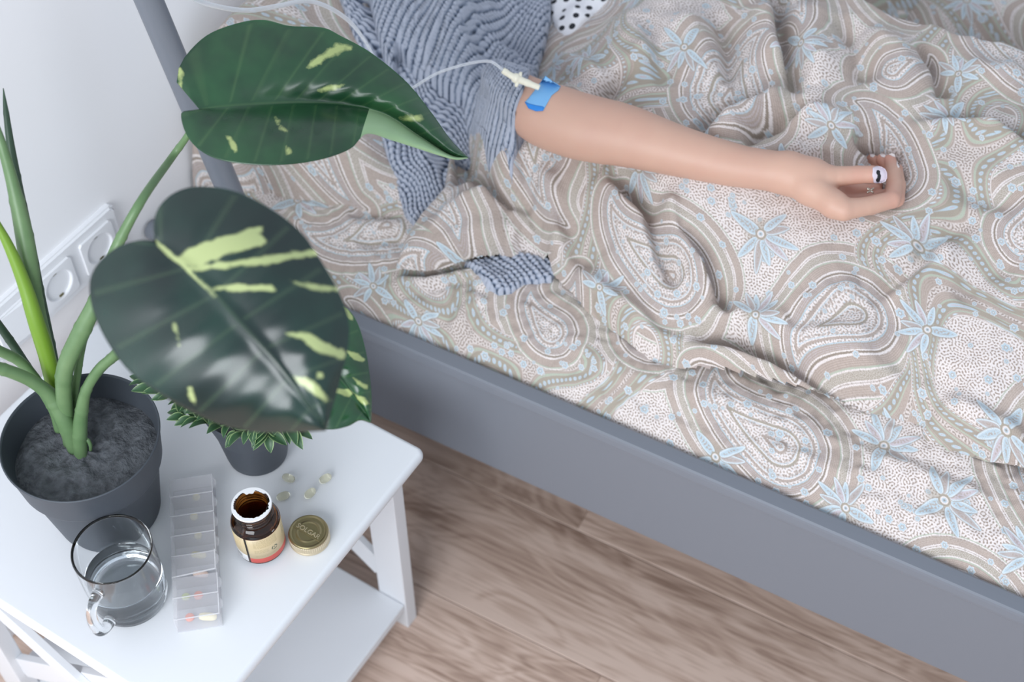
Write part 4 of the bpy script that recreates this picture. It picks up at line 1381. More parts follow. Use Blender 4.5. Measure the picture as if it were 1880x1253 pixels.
def leaf_material(name, dark, mid, pale):
    m = mat(name, dark, .27)
    b = bsdf(m)
    b.inputs['Specular IOR Level'].default_value = .6
    at = node(m, 'ShaderNodeAttribute', attribute_name='pale')
    av = node(m, 'ShaderNodeAttribute', attribute_name='vein')
    tc = node(m, 'ShaderNodeTexCoord')
    n = node(m, 'ShaderNodeTexNoise', Scale=18.0, Detail=3.0)
    n2 = node(m, 'ShaderNodeTexNoise', Scale=90.0, Detail=4.0)
    mx = node(m, 'ShaderNodeMix', data_type='RGBA'); mx.inputs[6].default_value = lin(dark); mx.inputs[7].default_value = lin(mid)
    mr = node(m, 'ShaderNodeMapRange'); mr.inputs['From Min'].default_value = .35; mr.inputs['From Max'].default_value = .7
    link(m, tc, 'Object', n, 'Vector'); link(m, n, 'Fac', mr, 'Value'); link(m, mr, 0, mx, 'Factor')
    vx = node(m, 'ShaderNodeMix', data_type='RGBA'); vx.inputs[7].default_value = lin(tuple(int(.55 * a + .45 * c) for a, c in zip(mid, pale)))
    vf = node(m, 'ShaderNodeMath', operation='MULTIPLY'); vf.inputs[1].default_value = .20
    link(m, av, 'Fac', vf, 0); link(m, mx, 2, vx, 6); link(m, vf, 0, vx, 'Factor')
    ad = node(m, 'ShaderNodeMath', operation='MULTIPLY_ADD'); ad.inputs[1].default_value = .9
    sb = node(m, 'ShaderNodeMath', operation='SUBTRACT'); sb.inputs[1].default_value = .5
    link(m, tc, 'Object', n2, 'Vector'); link(m, n2, 'Fac', sb, 0); link(m, sb, 0, ad, 0); link(m, at, 'Fac', ad, 2)
    st = node(m, 'ShaderNodeMapRange'); st.inputs['From Min'].default_value = .38; st.inputs['From Max'].default_value = .62
    link(m, ad, 0, st, 'Value')
    px = node(m, 'ShaderNodeMix', data_type='RGBA'); px.inputs[7].default_value = lin(pale)
    link(m, vx, 2, px, 6); link(m, st, 0, px, 'Factor'); link(m, px, 2, b, 'Base Color')
    return m


M_leaf1 = leaf_material('leaf_upper', (22, 58, 37), (38, 84, 49), (166, 180, 116))
M_leaf2 = leaf_material('leaf_front', (12, 32, 30), (20, 50, 42), (166, 178, 122))
M_under = mat('leaf_underside', (150, 182, 138), .5)


def big_leaf(name, mid, lft, rgt, bow, vein_amp, nveins, material, pale, label, NT=150, NS=34, curl=None, sweep=(.8, .7), groove=0.0, vw=.05):
    """mid / lft / rgt: (u, v, depth) outlines traced at the leaf's own distance; the blade arches between them"""
    def res(pts):
        return smooth_path(np.array(pts, float), NT)
    Mi, Le, Ri = res(mid), res(lft), res(rgt)
    tw = np.linspace(0, 1, NT)
    Le, Ri = [np.stack([np.interp(tw ** e, tw, Q[:, c]) for c in range(3)], 1) for e, Q in zip(sweep, (Le, Ri))]
    sv = np.concatenate([-np.linspace(1, 0, NS + 1), np.linspace(0, 1, NS + 1)[1:]])
    T = np.linspace(0, 1, NT)
    P = np.zeros((NT, len(sv), 3)); UVp = np.zeros((NT, len(sv), 2)); vein = np.zeros((NT, len(sv)))
    for j, s in enumerate(sv):
        E = Le if s < 0 else Ri
        a = abs(s)
        q = Mi * (1 - a) + E * a
        # veins run forward along the blade: ridges between, grooves on them
        ph = (T - .03) * nveins
        fr = np.abs(ph - np.round(ph))
        g = np.exp(-(fr / vw) ** 2)
        vein[:, j] = g * (a > .03) * (a < .97)
        if a < .018:
            vein[:, j] = 1
        env = np.sin(np.pi * np.clip(T, 0, 1)) ** .5
        b = bow[0] if s < 0 else bow[1]
        off = b * np.sin(np.pi * a) * env - vein_amp * np.cos(2 * np.pi * ph) * np.sin(np.pi * min(a * 1.05, 1)) * env
        off = off - .0035 * (1 - np.clip(a / .12, 0, 1)) ** 2 * env * -1 - groove * (1 - a) ** 2.5 * env
        UVp[:, j] = q[:, :2]
        P[:, j] = [Pd(x, y, d + o) for (x, y, d), o in zip(q, -off)]
    ns = len(sv)
    nrm = np.cross(np.gradient(P, axis=0), np.gradient(P, axis=1))
    nrm /= np.linalg.norm(nrm, axis=2)[..., None] + 1e-12
    sgn = -np.sign(np.sum(nrm * FW, 2).mean())
    nrm *= sgn
    top, bot = P + nrm * .0004, P - nrm * .0004
    V = np.vstack([top.reshape(-1, 3), bot.reshape(-1, 3)])
    K = NT * ns
    fs, mi = [], []
    for i in range(NT - 1):
        for j in range(ns - 1):
            a, b, c, d = i * ns + j, i * ns + j + 1, (i + 1) * ns + j + 1, (i + 1) * ns + j
            fs.append((a, b, c, d)); fs.append((d + K, c + K, b + K, a + K))
            und = curl is not None and T[i] >= curl and sv[j] < 0
            mi += [1 if und else 0, 1]
    for i in range(NT - 1):
        for j in (0, ns - 1):
            a, d = i * ns + j, (i + 1) * ns + j
            fs.append((a, d, d + K, a + K)); mi.append(0)
    o = mesh_obj(name, V, fs, [material, M_under], pl)
    o.data.polygons.foreach_set('material_index', mi)
    X, Y = UVp[..., 0], UVp[..., 1]
    val = np.zeros(X.shape)
    for pg, soft in pale:
        val = np.maximum(val, np.clip(.5 + sdf(X, Y, np.array(pg, float)) / (1.7 * soft), 0, 1))
    for k, A in (('pale', val), ('vein', vein)):
        at = o.data.attributes.new(k, 'FLOAT', 'POINT')
        at.data.foreach_set('value', np.concatenate([A.ravel(), A.ravel()]).astype(np.float32))
    part_label(o, label)
    return o


# upper leaf
A = 1.36
big_leaf('leaf',
         [(366, 201, A), (420, 195, A + .005), (490, 190, A + .012), (560, 188, A + .018), (630, 192, A + .022), (705, 209, A + .026), (770, 250, A + .030), (825, 284, A + .032), (860, 290, A + .034)],
         [(366, 201, A), (350, 205, A), (333, 208, A - .002), (340, 242, A - .014), (362, 272, A - .024), (402, 293, A - .032), (470, 303, A - .036), (540, 301, A - .036), (600, 290, A - .032), (645, 272, A - .024), (673, 246, A - .012), (720, 258, A + .005), (765, 272, A + .015), (812, 287, A + .024), (838, 293, A + .028), (860, 290, A + .034)],
         [(366, 201, A), (346, 192, A), (329, 168, A + .004), (325, 138, A + .010), (341, 103, A + .018), (382, 64, A + .028), (440, 42, A + .036), (486, 37, A + .040), (532, 48, A + .040), (592, 51, A + .042), (625, 66, A + .042), (682, 98, A + .042), (745, 150, A + .042), (790, 205, A + .040), (828, 258, A + .038), (860, 290, A + .034)],
         (.010, .012), .0006, 13, M_leaf1,
         [([(562, 121), (590, 98), (618, 80), (645, 88), (640, 92), (610, 104), (585, 118), (566, 124)], 16), ([(585, 165), (600, 158), (632, 156), (610, 165)], 14), ([(415, 250), (424, 252), (438, 278), (432, 282)], 10), ([(505, 220), (525, 236), (530, 246), (512, 236)], 12),
          ([(735, 215), (770, 212), (775, 220), (740, 224)], 16), ([(525, 268), (538, 285), (528, 284)], 12), ([(325, 130), (332, 120), (336, 160), (330, 165)], 14)],
         'upper glossy dark green leaf with a folded pale tip', curl=.60, groove=.012, sweep=(.8, .48))
# front leaf, nearest to the camera, its lower half hanging down
B = 1.075
big_leaf('leaf',
         [(285, 443, B + .014), (332, 477, B + .004), (386, 531, B - .008), (440, 591, B - .017), (495, 651, B - .021), (545, 715, B - .018), (580, 762, B - .011), (598, 791, B - .004)],
         [(285, 443, B + .012), (255, 442, B + .014), (215, 455, B + .018), (180, 485, B + .018), (165, 522, B + .016), (172, 572, B + .012), (197, 627, B + .010), (237, 681, B + .005), (282, 716, B + .005), (342, 751, B + .006), (402, 778, B + .008), (470, 793, B + .006), (540, 793, B + .001), (598, 791, B - .004)],
         [(285, 443, B + .012), (282, 424, B + .014), (290, 385, B + .020), (320, 355, B + .024), (366, 343, B + .026), (432, 352, B + .024), (500, 386, B + .018), (552, 427, B + .012), (588, 478, B + .006), (621, 536, B + .002), (640, 592, B - .002), (638, 641, B - .004), (626, 690, B - .005), (611, 745, B - .005), (598, 791, B - .004)],
         (.010, .012), .0011, 7, M_leaf2,
         [([(322, 475), (345, 460), (400, 438), (484, 415), (482, 425), (470, 430), (492, 445), (478, 452), (420, 468), (360, 490), (340, 488)], 12), ([(340, 492), (400, 482), (470, 474), (560, 462), (590, 458), (585, 468), (500, 484), (420, 490), (360, 500)], 12), ([(380, 530), (420, 522), (500, 524), (505, 534), (440, 534), (395, 535)], 10),
          ([(533, 515), (545, 520), (625, 528), (622, 536), (560, 530)], 12), ([(525, 612), (560, 612), (610, 632), (634, 650), (630, 658), (590, 648), (555, 625)], 12), ([(540, 690), (560, 694), (585, 712), (604, 735), (598, 742), (575, 722), (552, 706)], 12),
          ([(582, 682), (592, 684), (594, 694), (585, 692)], 10), ([(346, 712), (352, 710), (360, 735), (358, 744), (350, 735)], 10), ([(285, 440), (300, 452), (345, 490), (400, 545), (396, 548), (340, 497), (290, 455)], 7), ([(316, 595), (322, 596), (332, 635), (328, 640)], 12)],
         'large glossy leaf nearest the camera with yellow-green streaks')
# lower leaf behind it
C3 = 1.30
big_leaf('leaf',
         [(500, 545, C3), (560, 620, C3 - .004), (620, 690, C3 - .010), (660, 742, C3 - .016), (681, 776, C3 - .020)],
         [(500, 545, C3), (480, 590, C3 - .01), (485, 660, C3 - .02), (520, 730, C3 - .028), (570, 780, C3 - .032), (605, 789, C3 - .032), (638, 783, C3 - .028), (660, 772, C3 - .024), (681, 776, C3 - .020)],
         [(500, 545, C3), (520, 535, C3 + .01), (580, 540, C3 + .018), (630, 562, C3 + .018), (655, 592, C3 + .014), (671, 645, C3 + .006), (680, 705, C3 - .006), (682, 745, C3 - .014), (681, 776, C3 - .020)],
         (.008, .008), .0012, 8, M_leaf1,
         [([(632, 640), (650, 648), (671, 660), (668, 666), (640, 656)], 8), ([(648, 694), (660, 702), (676, 708), (674, 715), (655, 706)], 9), ([(612, 712), (640, 714), (652, 722), (640, 728), (615, 722)], 8), ([(650, 722), (668, 730), (678, 742), (672, 744), (655, 734)], 8), ([(628, 560), (640, 572), (650, 590), (640, 585)], 8)],
         'lower dark leaf hanging over the back edge of the table')
# its petiole
stem('stem', [(150, 800, d_ - .01, 7), (151, 757, d_ - .03, 7), (161, 717, d_ - .055, 7), (186, 679, d_ - .085, 7), (222, 650, d_ - .12, 7), (300, 605, d_ - .15, 7), (420, 570, 1.31, 6.5), (502, 546, 1.302, 5)], M_stem, 80)

# ------------------------------------------------------------------ small artificial plant
sc = Pz(474, 832, TZ)[:2]
sp_ = thing('small_potted_plant', 'small leafy artificial plant in a little dark pot under the big leaf', 'plant', (sc[0], sc[1], TZ))
HS = .098
lathe('pot', [(0, 0), (.0300, 0), (.0335, .003), (.0350, .012), (.0400, .055), (.0470, .088), (.0490, HS), (.0475, HS + .0005), (.0455, .088), (.0390, .055), (.0, .052)], M_pot, sp_, (sc[0], sc[1], TZ), 64)
lathe('foam_soil', [(0, .084), (.03, .083), (.0440, .080)], M_soil, sp_, (sc[0], sc[1], TZ), 40)
M_lf = mat('small_leaf', (72, 108, 70), .45)
_lw = node(M_lf, 'ShaderNodeUVMap'); _sx = node(M_lf, 'ShaderNodeSeparateXYZ'); _r = node(M_lf, 'ShaderNodeValToRGB')
_e = _r.color_ramp.elements; _e[0].position, _e[0].color = .70, lin((50, 84, 54)); _e[1].position, _e[1].color = 1.0, lin((150, 176, 122))
link(M_lf, _lw, 'UV', _sx, 'Vector'); link(M_lf, _sx, 'X', _r, 'Fac'); link(M_lf, _r, 'Color', bsdf(M_lf), 'Base Color')
# one shared leaflet: pointed, keeled, 1 long on X
lv, lfs, luv = [], [], []
for i in range(9):
    t = i / 8
    w = .24 * math.sin(math.pi * t ** .8) ** .8 if 0 < t < 1 else .004
    for j, q in enumerate((-1, -.5, 0, .5, 1)):
        lv.append((t, q * w, .10 * abs(q) * w * 4 + .14 * math.sin(math.pi * t) - .05 * t))
        luv.append(abs(q))
for i in range(8):
    for j in range(4):
        lfs.append((i * 5 + j, i * 5 + j + 1, i * 5 + j + 6, i * 5 + j + 5))
me_lf = bpy.data.meshes.new('leaf'); me_lf.from_pydata(lv, [], lfs); me_lf.materials.append(M_lf)
me_lf.polygons.foreach_set('use_smooth', [True] * len(lfs))
ul = me_lf.uv_layers.new(name='UVMap')
for lp in me_lf.loops:
    ul.data[lp.index].uv = (luv[lp.vertex_index], 0)
bpy.context.view_layer.update()


def put_leaf(base, direction, L, roll, parent):
    x = Vector(direction).normalized()
    up_ = Vector((0, 0, 1)) - x * x.z
    if up_.length < .1:
        up_ = Vector((0, 1, 0))
    up_.normalize()
    y = up_.cross(x)
    R = Matrix((x, y, up_)).transposed().to_4x4() @ Matrix.Rotation(roll, 4, 'X')
    o = bpy.data.objects.new('leaf', me_lf)
    COL.objects.link(o)
    o.matrix_world = Matrix.Translation(Vector(base)) @ R @ Matrix.Scale(L, 4)
    mw = o.matrix_world.copy()
    o.parent = parent
    o.matrix_parent_inverse = parent.matrix_world.inverted()
    return o


rs = random.Random(5)
o0 = Vector((sc[0], sc[1], TZ + .088))
# the long sprig at the left follows the photograph; the others fan out
sprigs = [[Pd(470, 745, 1.455), Pd(420, 765, 1.425), Pd(365, 750, 1.415), Pd(315, 728, 1.415), Pd(270, 706, 1.42)],
          [Pd(470, 745, 1.455), Pd(440, 775, 1.43), Pd(400, 784, 1.42), Pd(370, 772, 1.42), Pd(340, 765, 1.425)],
          [Pd(475, 745, 1.455), Pd(470, 778, 1.44), Pd(455, 792, 1.44), Pd(440, 798, 1.445)],
          [Pd(480, 745, 1.455), Pd(490, 780, 1.44), Pd(492, 795, 1.44)],
          [Pd(485, 745, 1.455), Pd(515, 778, 1.44), Pd(540, 790, 1.44)]]
for k in range(7):
    a = math.radians(20 + k * 36)
    L = rs.uniform(.06, .10)
    sprigs.append([o0 + Vector((math.cos(a) * L * t, math.sin(a) * L * t, .05 * math.sin(2.2 * t))) for t in (0.05, .35, .7, 1.0)])
for pts in sprigs:
    P = np.array([list(p) for p in pts])
    tt = np.linspace(0, 1, len(P)); t2 = np.linspace(0, 1, 26)
    Q = np.stack([np.interp(t2, tt, P[:, i]) for i in range(3)], 1)
    for _ in range(4):
        Q[1:-1] = (Q[:-2] + Q[1:-1] * 2 + Q[2:]) / 4
    sg = tube('sprig', Q, .0011, M_stem, sp_, n=8)
    bpy.context.view_layer.update()
    nl = max(4, int(np.linalg.norm(P[-1] - P[0]) / .0105))
    for i in range(nl):
        t = .22 + .78 * (i + 1) / nl
        b = Vector([float(np.interp(t, t2, Q[:, c])) for c in range(3)])
        tg = Vector([float(np.interp(min(1, t + .04), t2, Q[:, c]) - np.interp(t - .06, t2, Q[:, c])) for c in range(3)]).normalized()
        side = tg.cross(Vector((0, 0, 1))).normalized()
        for sd in (-1, 1):
            dr = tg * .75 + side * sd * .7 + Vector((0, 0, rs.uniform(-.1, .35)))
            put_leaf(b, dr, rs.uniform(.018, .025), rs.uniform(-.4, .4), sg)
    put_leaf(Vector([float(x) for x in Q[-1]]), Q[-1] - Q[-3], .021, 0, sg)

# ------------------------------------------------------------------ glass mug of water
M_glass = mat('clear_glass', (252, 254, 255), .0, IOR=1.47)
bsdf(M_glass).inputs['Transmission Weight'].default_value = 1.0
M_water = mat('water', (250, 253, 255), .0, IOR=1.33)
bsdf(M_water).inputs['Transmission Weight'].default_value = 1.0
mc = np.array([.3385, .4105])
HM = .0975
mug = thing('glass_mug', 'clear glass mug half full of water with its handle towards the table edge', 'mug', (mc[0], mc[1], TZ))
RO, RI = .0404, .0378
lathe('body', [(0, .0012), (.030, .0006), (.0340, .0004), (.0375, .003), (.0392, .010), (.0396, .022), (.0401, .05), (RO, HM - .0015), (.0400, HM), (.0388, HM), (RI, HM - .0018), (.0374, .05), (.0368, .020), (.0352, .0135), (.030, .0112), (0, .0105)],
      M_glass, mug, (mc[0], mc[1], TZ + .0002), 96)
lathe('water', [(0, .0104), (.0300, .0111), (.0353, .0134), (.0369, .020), (.03735, .046), (.0375, .0475), (.0366, .0468), (.030, .0465), (0, .0465)], M_water, mug, (mc[0], mc[1], TZ + .0002), 96)
hd = np.array([.30, -.954]); hd /= np.linalg.norm(hd)
hp = smooth_path(np.array([(.0385, .0775, 0), (.0500, .0790, 0), (.0590, .0740, 0), (.0625, .0630, 0), (.0625, .0480, 0), (.0590, .0340, 0), (.0510, .0250, 0), (.0385, .0225, 0)]), 48)
tube('handle', [(mc[0] + hd[0] * a, mc[1] + hd[1] * a, TZ + b) for a, b, _ in hp], np.interp(np.linspace(0, 1, 48), [0, .15, .5, .85, 1], [.0062, .0050, .0048, .0052, .0066]), M_glass, mug, n=20, ell=1.25)

# ------------------------------------------------------------------ weekly pill organiser
def film(name, color, fac, rough=.3):
    m = mat(name, color, rough)
    tr = node(m, 'ShaderNodeBsdfTransparent'); mx = node(m, 'ShaderNodeMixShader', Fac=fac)
    tl = node(m, 'ShaderNodeBsdfTranslucent'); tl.inputs['Color'].default_value = lin(color)
    m2 = node(m, 'ShaderNodeMixShader', Fac=.4)
    link(m, bsdf(m), 0, m2, 1); link(m, tl, 0, m2, 2)
    link(m, tr, 0, mx, 1); link(m, m2, 0, mx, 2)
    link(m, mx, 0, m.node_tree.nodes['Material Output'], 'Surface')
    return m


M_film = film('frosted_plastic', (238, 238, 242), .24)
M_film2 = film('frosted_lid_plastic', (240, 240, 244), .25)
M_rim = film('frosted_rim_plastic', (244, 244, 247), .6)
HB = .0235
b0, b1 = Pz(325, 1166, TZ)[:2], Pz(411, 1147, TZ)[:2]      # front end, left and right foot
t0, t1 = Pz(312, 882, TZ + HB + .001)[:2], Pz(387, 870, TZ + HB + .001)[:2]
fm, tm = (b0 + b1) / 2, (t0 + t1) / 2
ax = (tm - fm) / np.linalg.norm(tm - fm)
LB = float(np.linalg.norm(tm - fm)); WB = float(np.linalg.norm(b1 - b0) * .96)
MB = Matrix.Translation((fm[0], fm[1], TZ + .0002)) @ Matrix.Rotation(math.atan2(ax[1], ax[0]), 4, 'Z')
pb = thing('pill_organiser', 'translucent seven compartment weekly pill box standing between the glass mug and the amber bottle', 'pill box', tuple(MB.translation))
TW = .0011
bm = bmesh.new()
add_box(bm, (0, -WB / 2, 0), (LB, WB / 2, TW))
for y in (-WB / 2, WB / 2 - TW):
    add_box(bm, (0, y, TW + .00002), (LB, y + TW, HB))
cl = LB / 7
for i in range(8):
    x = min(i * cl, LB - TW)
    add_box(bm, (x, -WB / 2 + TW + .00002, TW + .00002), (x + TW, WB / 2 - TW - .00002, HB - .0006))
bmesh.ops.transform(bm, matrix=MB, verts=bm.verts[:])
bm_obj('tray', bm, M_film, pb)
# lids hinge along the left (+Y in box space) and carry a rounded tab on the right
for i in range(7):
    bm = bmesh.new()
    o_ = []
    x0, x1 = i * cl + .0005, (i + 1) * cl - .0005
    y0, y1 = -WB / 2 - .0004, WB / 2 + .0002
    xm = (x0 + x1) / 2
    out = [(x0, y1), (x0, y0)]
    for a in np.linspace(math.pi, 2 * math.pi, 13):
        out.append((xm + .0062 * math.cos(a), y0 + .0040 * math.sin(a)))
    out += [(x1, y0), (x1, y1)]
    tv = [bm.verts.new((x, y, HB + .0016)) for x, y in out]
    bv = [bm.verts.new((x, y, HB + .0003)) for x, y in out]
    bm.faces.new(tv[::-1]); bm.faces.new(bv)
    for k in range(len(out)):
        q = (k + 1) % len(out)
        bm.faces.new([tv[k], tv[q], bv[q], bv[k]])
    # a small lip below the front edge of each lid
    add_box(bm, (x0, y0, HB - .0020), (x1, y0 + .0008, HB + .00025))
    bmesh.ops.recalc_face_normals(bm, faces=bm.faces[:])
    R = Matrix.Identity(4)
    if i == 2:
        R = Matrix.Translation((0, y1, HB)) @ Matrix.Rotation(math.radians(-7), 4, 'X') @ Matrix.Translation((0, -y1, -HB))
    bmesh.ops.transform(bm, matrix=MB @ R, verts=bm.verts[:])
    ld = bm_obj('lid', bm, M_film2, pb)
    bm = bmesh.new()
    add_box(bm, (x0, y0, HB + .00165), (x0 + .0011, y1, HB + .0024)); add_box(bm, (x0 + .00115, y0, HB + .00165), (x1, y0 + .0009, HB + .0021))
    bmesh.ops.transform(bm, matrix=MB @ R, verts=bm.verts[:])
    bm_obj('rim', bm, M_rim, ld)
    if i == 2:
        part_label(ld, 'lid standing slightly open')


def pill(label, i, fx, fy, color, kind, grp=None, rz=0.0, k=1.0):
    c = MB @ Vector(((i + fx) * cl, (fy) * WB / 2, 0))
    if kind == 'round':
        prof_ = [(0, 0.0)] + [(.0044 * math.cos(a) ** .6, .0024 + .0024 * math.sin(a)) for a in np.linspace(-1.45, 1.45, 13)] + [(0, .0048)]
        o = lathe('tablet', [(r * k, z * k) for r, z in prof_], M_pill[color], None, (c.x, c.y, TZ + TW + .0003), 28)
    else:
        L = .0085 * k
        t = np.linspace(-1, 1, 25)
        r = .0036 * k * np.sqrt(np.clip(1 - np.abs(t) ** 4, 0, 1)) + .00005
        a = rz + math.atan2(ax[1], ax[0])
        o = tube('caplet', [(c.x + L * q * math.cos(a), c.y + L * q * math.sin(a), TZ + TW + .0003 + .0036 * k) for q in t], r, M_pill[color], None, n=18)
    return tag(o, label, 'pill')


M_pill = {'orange': mat('orange_tablet', (240, 128, 92), .45), 'green': mat('green_tablet', (196, 212, 130), .45), 'cream': mat('cream_tablet', (246, 234, 190), .5),
          'yellow': mat('yellow_tablet', (226, 216, 140), .45), 'pale': mat('pale_tablet', (240, 214, 200), .5)}
pill('orange round tablet in the end compartment of the pill box, beside the cream caplet', 0, .55, .42, 'orange', 'round', k=1.1)
pill('cream oblong caplet in the end compartment nearest the table edge', 0, .42, -.38, 'cream', 'long', rz=1.35, k=1.15)
pill('green round tablet in the second compartment from the near end', 1, .55, .56, 'green', 'round', k=1.0)
pill('orange round tablet beside the green one in the second compartment', 1, .52, .0, 'orange', 'round', k=1.12)
pill('cream round tablet in the third compartment, under the lid standing slightly open', 1, .22, .62, 'cream', 'round', k=.8) if False else None
pill('pale pink caplet in the third compartment from the near end', 2, .5, -.15, 'pale', 'long', rz=1.3, k=1.0)
pill('yellow caplet in the fourth compartment from the near end', 3, .45, -.1, 'yellow', 'long', rz=1.3, k=1.0)
pill('yellow tablet in the fifth compartment from the near end', 4, .45, -.1, 'yellow', 'round', k=.95)
pill('yellow tablet in the sixth compartment from the near end', 5, .45, .05, 'yellow', 'round', k=1.0)
pill('yellow tablet in the far end compartment of the pill box', 6, .45, -.1, 'yellow', 'round', k=.95)

# ------------------------------------------------------------------ amber bottle
bc = Pz(481, 1001, TZ)[:2]
bt = thing('medicine_bottle', 'open amber glass supplement bottle with a beige and red label and torn white seal', 'bottle', (bc[0], bc[1], TZ))
M_amber = mat('amber_glass', (196, 92, 22), .02, IOR=1.5)
bsdf(M_amber).inputs['Transmission Weight'].default_value = 1.0
vol = node(M_amber, 'ShaderNodeVolumeAbsorption', Density=900.0); vol.inputs['Color'].default_value = (.75, .25, .04, 1)
bsdf(M_amber).inputs['Base Color'].default_value = (.36, .13, .025, 1)
RB, HBt = .0258, .080
cb = (bc[0], bc[1], TZ + .0002)
lathe('bottle_body', [(0, .0015), (.019, .001), (.0235, .0008), (RB, .004), (RB, .052), (.0250, .0555), (.0226, .0590), (.0206, .0612), (.0198, .0630), (.0198, .0655), (.0210, .0668), (.0198, .0684), (.0198, .0700), (.0210, .0714), (.0198, .0730), (.0198, .0748), (.0206, .0762), (.0203, .0795), (.0193, HBt),
                       (.0166, HBt), (.0160, .0780), (.0160, .0640), (.0180, .0600), (.0215, .0550), (.0228, .050), (.0228, .007), (.020, .0045), (0, .004)], M_amber, bt, cb, 80)
# label: printed sheet wrapped round the body, open strip of dark glass between its ends
LN_W, LN_H = 1100, 330
lab = np.ones((LN_H, LN_W, 4), np.float32)
GOLD = np.array([216, 196, 156]) / 255; REDC = np.array([236, 92, 80]) / 255; INK = np.array([150, 134, 96]) / 255; GRN = np.array([84, 92, 66]) / 255
yy, xx = np.mgrid[0:LN_H, 0:LN_W]
lab[..., :3] = GOLD
lab[..., :3] *= (1 - .10 * (.5 + .5 * np.sin(xx / LN_W * 2 * math.pi * 2 + 1.0)))[..., None]
lab[yy < 62, :3] = REDC
lab[(yy < 92) & (xx > LN_W - 190), :3] = 1.0
lrs = np.random.default_rng(11)


def rows(x0, x1, y0, y1, lh, col, al=.8):
    y = y1
    while y - lh > y0:
        x = x0
        while x < x1:
            w = int(lrs.integers(5, 20)); g = int(lrs.integers(3, 6))
            e = min(x + w, x1)
            h = int(lh * .5)
            blk = lrs.random((h, e - x)) < .72
            sl = lab[y - h:y, x:e, :3]
            sl[blk] = sl[blk] * (1 - al) + col * al
            x = e + g
        y -= lh


rows(46, 230, 190, 310, 12, INK); rows(46, 150, 128, 180, 12, INK); rows(46, 210, 72, 100, 11, INK, .6)
rows(LN_W - 170, LN_W - 30, 110, 310, 13, INK, .7)
rows(300, 700, 150, 300, 26, GRN, .7)
for k in range(14):
    lab[20:72, LN_W - 120 + k * 5: LN_W - 120 + k * 5 + int(lrs.integers(1, 4)), :3] = .25
d = np.hypot(xx - 196, yy - 146); a_ = np.arctan2(yy - 146, xx - 196)
m = (np.abs(d - 21) < 5) & (np.abs(((a_ + .3) / (2 * math.pi) * 3) % 1 - .5) < .40)
lab[m, :3] = GRN
m = (np.abs(xx - 196) < 3) & (np.abs(yy - 146) < 10)
lab[m, :3] = GRN
li = bpy.data.images.new('bottle_label_print', LN_W, LN_H)
li.pixels.foreach_set(lab.ravel()); li.update(); li.pack()
M_label = mat('printed_label', (216, 196, 156), .38)
_u = node(M_label, 'ShaderNodeUVMap'); _i = node(M_label, 'ShaderNodeTexImage', image=li)
link(M_label, _u, 'UV', _i, 'Vector'); link(M_label, _i, 'Color', bsdf(M_label), 'Base Color')
gap_dir = Pz(438, 1012, TZ)[:2] - bc
gap_u = proj((bc[0], bc[1], TZ))
ga = math.atan2(-FW[1], -FW[0]) - .34                         # the strip of bare glass, a little left of the side facing the camera
arc0, arc1 = ga + .045, ga + 2 * math.pi - .045
vs, fs, uvs = [], [], []
NL = 96
for k in range(NL + 1):
    a = arc0 + (arc1 - arc0) * k / NL
    for z in (.0062, .0515):
        vs.append((bc[0] + (RB + .0003) * math.cos(a), bc[1] + (RB + .0003) * math.sin(a), TZ + .0002 + z))
        uvs.append((k / NL, 0 if z < .02 else 1))
for k in range(NL):
    fs.append((2 * k, 2 * k + 2, 2 * k + 3, 2 * k + 1))
lb = mesh_obj('label', vs, fs, M_label, bt)
ul = lb.data.uv_layers.new(name='UVMap')
for lp in lb.data.loops:
    ul.data[lp.index].uv = uvs[lp.vertex_index]
so = lb.modifiers.new('thickness', 'SOLIDIFY'); so.thickness = .0001; so.offset = 1
# torn foil seal on the lip: ragged inner edge
M_seal = mat('white_seal', (236, 237, 240), .5)
vs, fs = [], []
rs2 = np.random.default_rng(8)
NS_ = 90
rin = .0166 + .0012 * rs2.random(NS_) + .0022 * np.maximum(0, np.sin(np.linspace(0, 2 * math.pi, NS_) * 2 + .6)) * rs2.random(NS_)
for k in range(NS_):                                             # a flap hangs inwards at the far side, a bite is missing at the right
    a = 2 * math.pi * k / NS_
    da = (a - (math.atan2(FW[1], FW[0]) + .25) + math.pi) % (2 * math.pi) - math.pi
    if abs(da) < .32:
        rin[k] = .0128 + .001 * rs2.random()
    db = (a - (math.atan2(FW[1], FW[0]) - 1.1) + math.pi) % (2 * math.pi) - math.pi
    if abs(db) < .30:
        rin[k] = .0190
for k in range(NS_):
    a = 2 * math.pi * k / NS_
    for r, z in ((rin[k], HBt + .0005), (.0206, HBt + .0006), (.0209, HBt - .0012)):
        vs.append((bc[0] + r * math.cos(a), bc[1] + r * math.sin(a), TZ + .0002 + z))
for k in range(NS_):
    q = (k + 1) % NS_
    fs += [(3 * k, 3 * k + 1, 3 * q + 1, 3 * q), (3 * k + 1, 3 * k + 2, 3 * q + 2, 3 * q + 1)]
sl = mesh_obj('torn_seal', vs, fs, M_seal, bt, smooth=False)
so = sl.modifiers.new('thickness', 'SOLIDIFY'); so.thickness = .0002; so.offset = 1
part_label(sl, 'torn white foil seal round the mouth')


def text_obj(name, body_, size, extrude, material, parent, M, bend_r=None):
    c = bpy.data.curves.new(name, 'FONT')
    c.body = body_; c.size = size; c.extrude = extrude; c.align_x = 'CENTER'; c.align_y = 'CENTER'
    t = bpy.data.objects.new(name, c)
    COL.objects.link(t)
    bpy.context.view_layer.update()
    me = bpy.data.meshes.new_from_object(t.evaluated_get(bpy.context.evaluated_depsgraph_get()))
    bpy.data.objects.remove(t)
    for v in me.vertices:
        v.co = M(v.co) if callable(M) else M @ v.co
    me.materials.clear()
    return link_obj(name, me, material, parent, smooth=False)


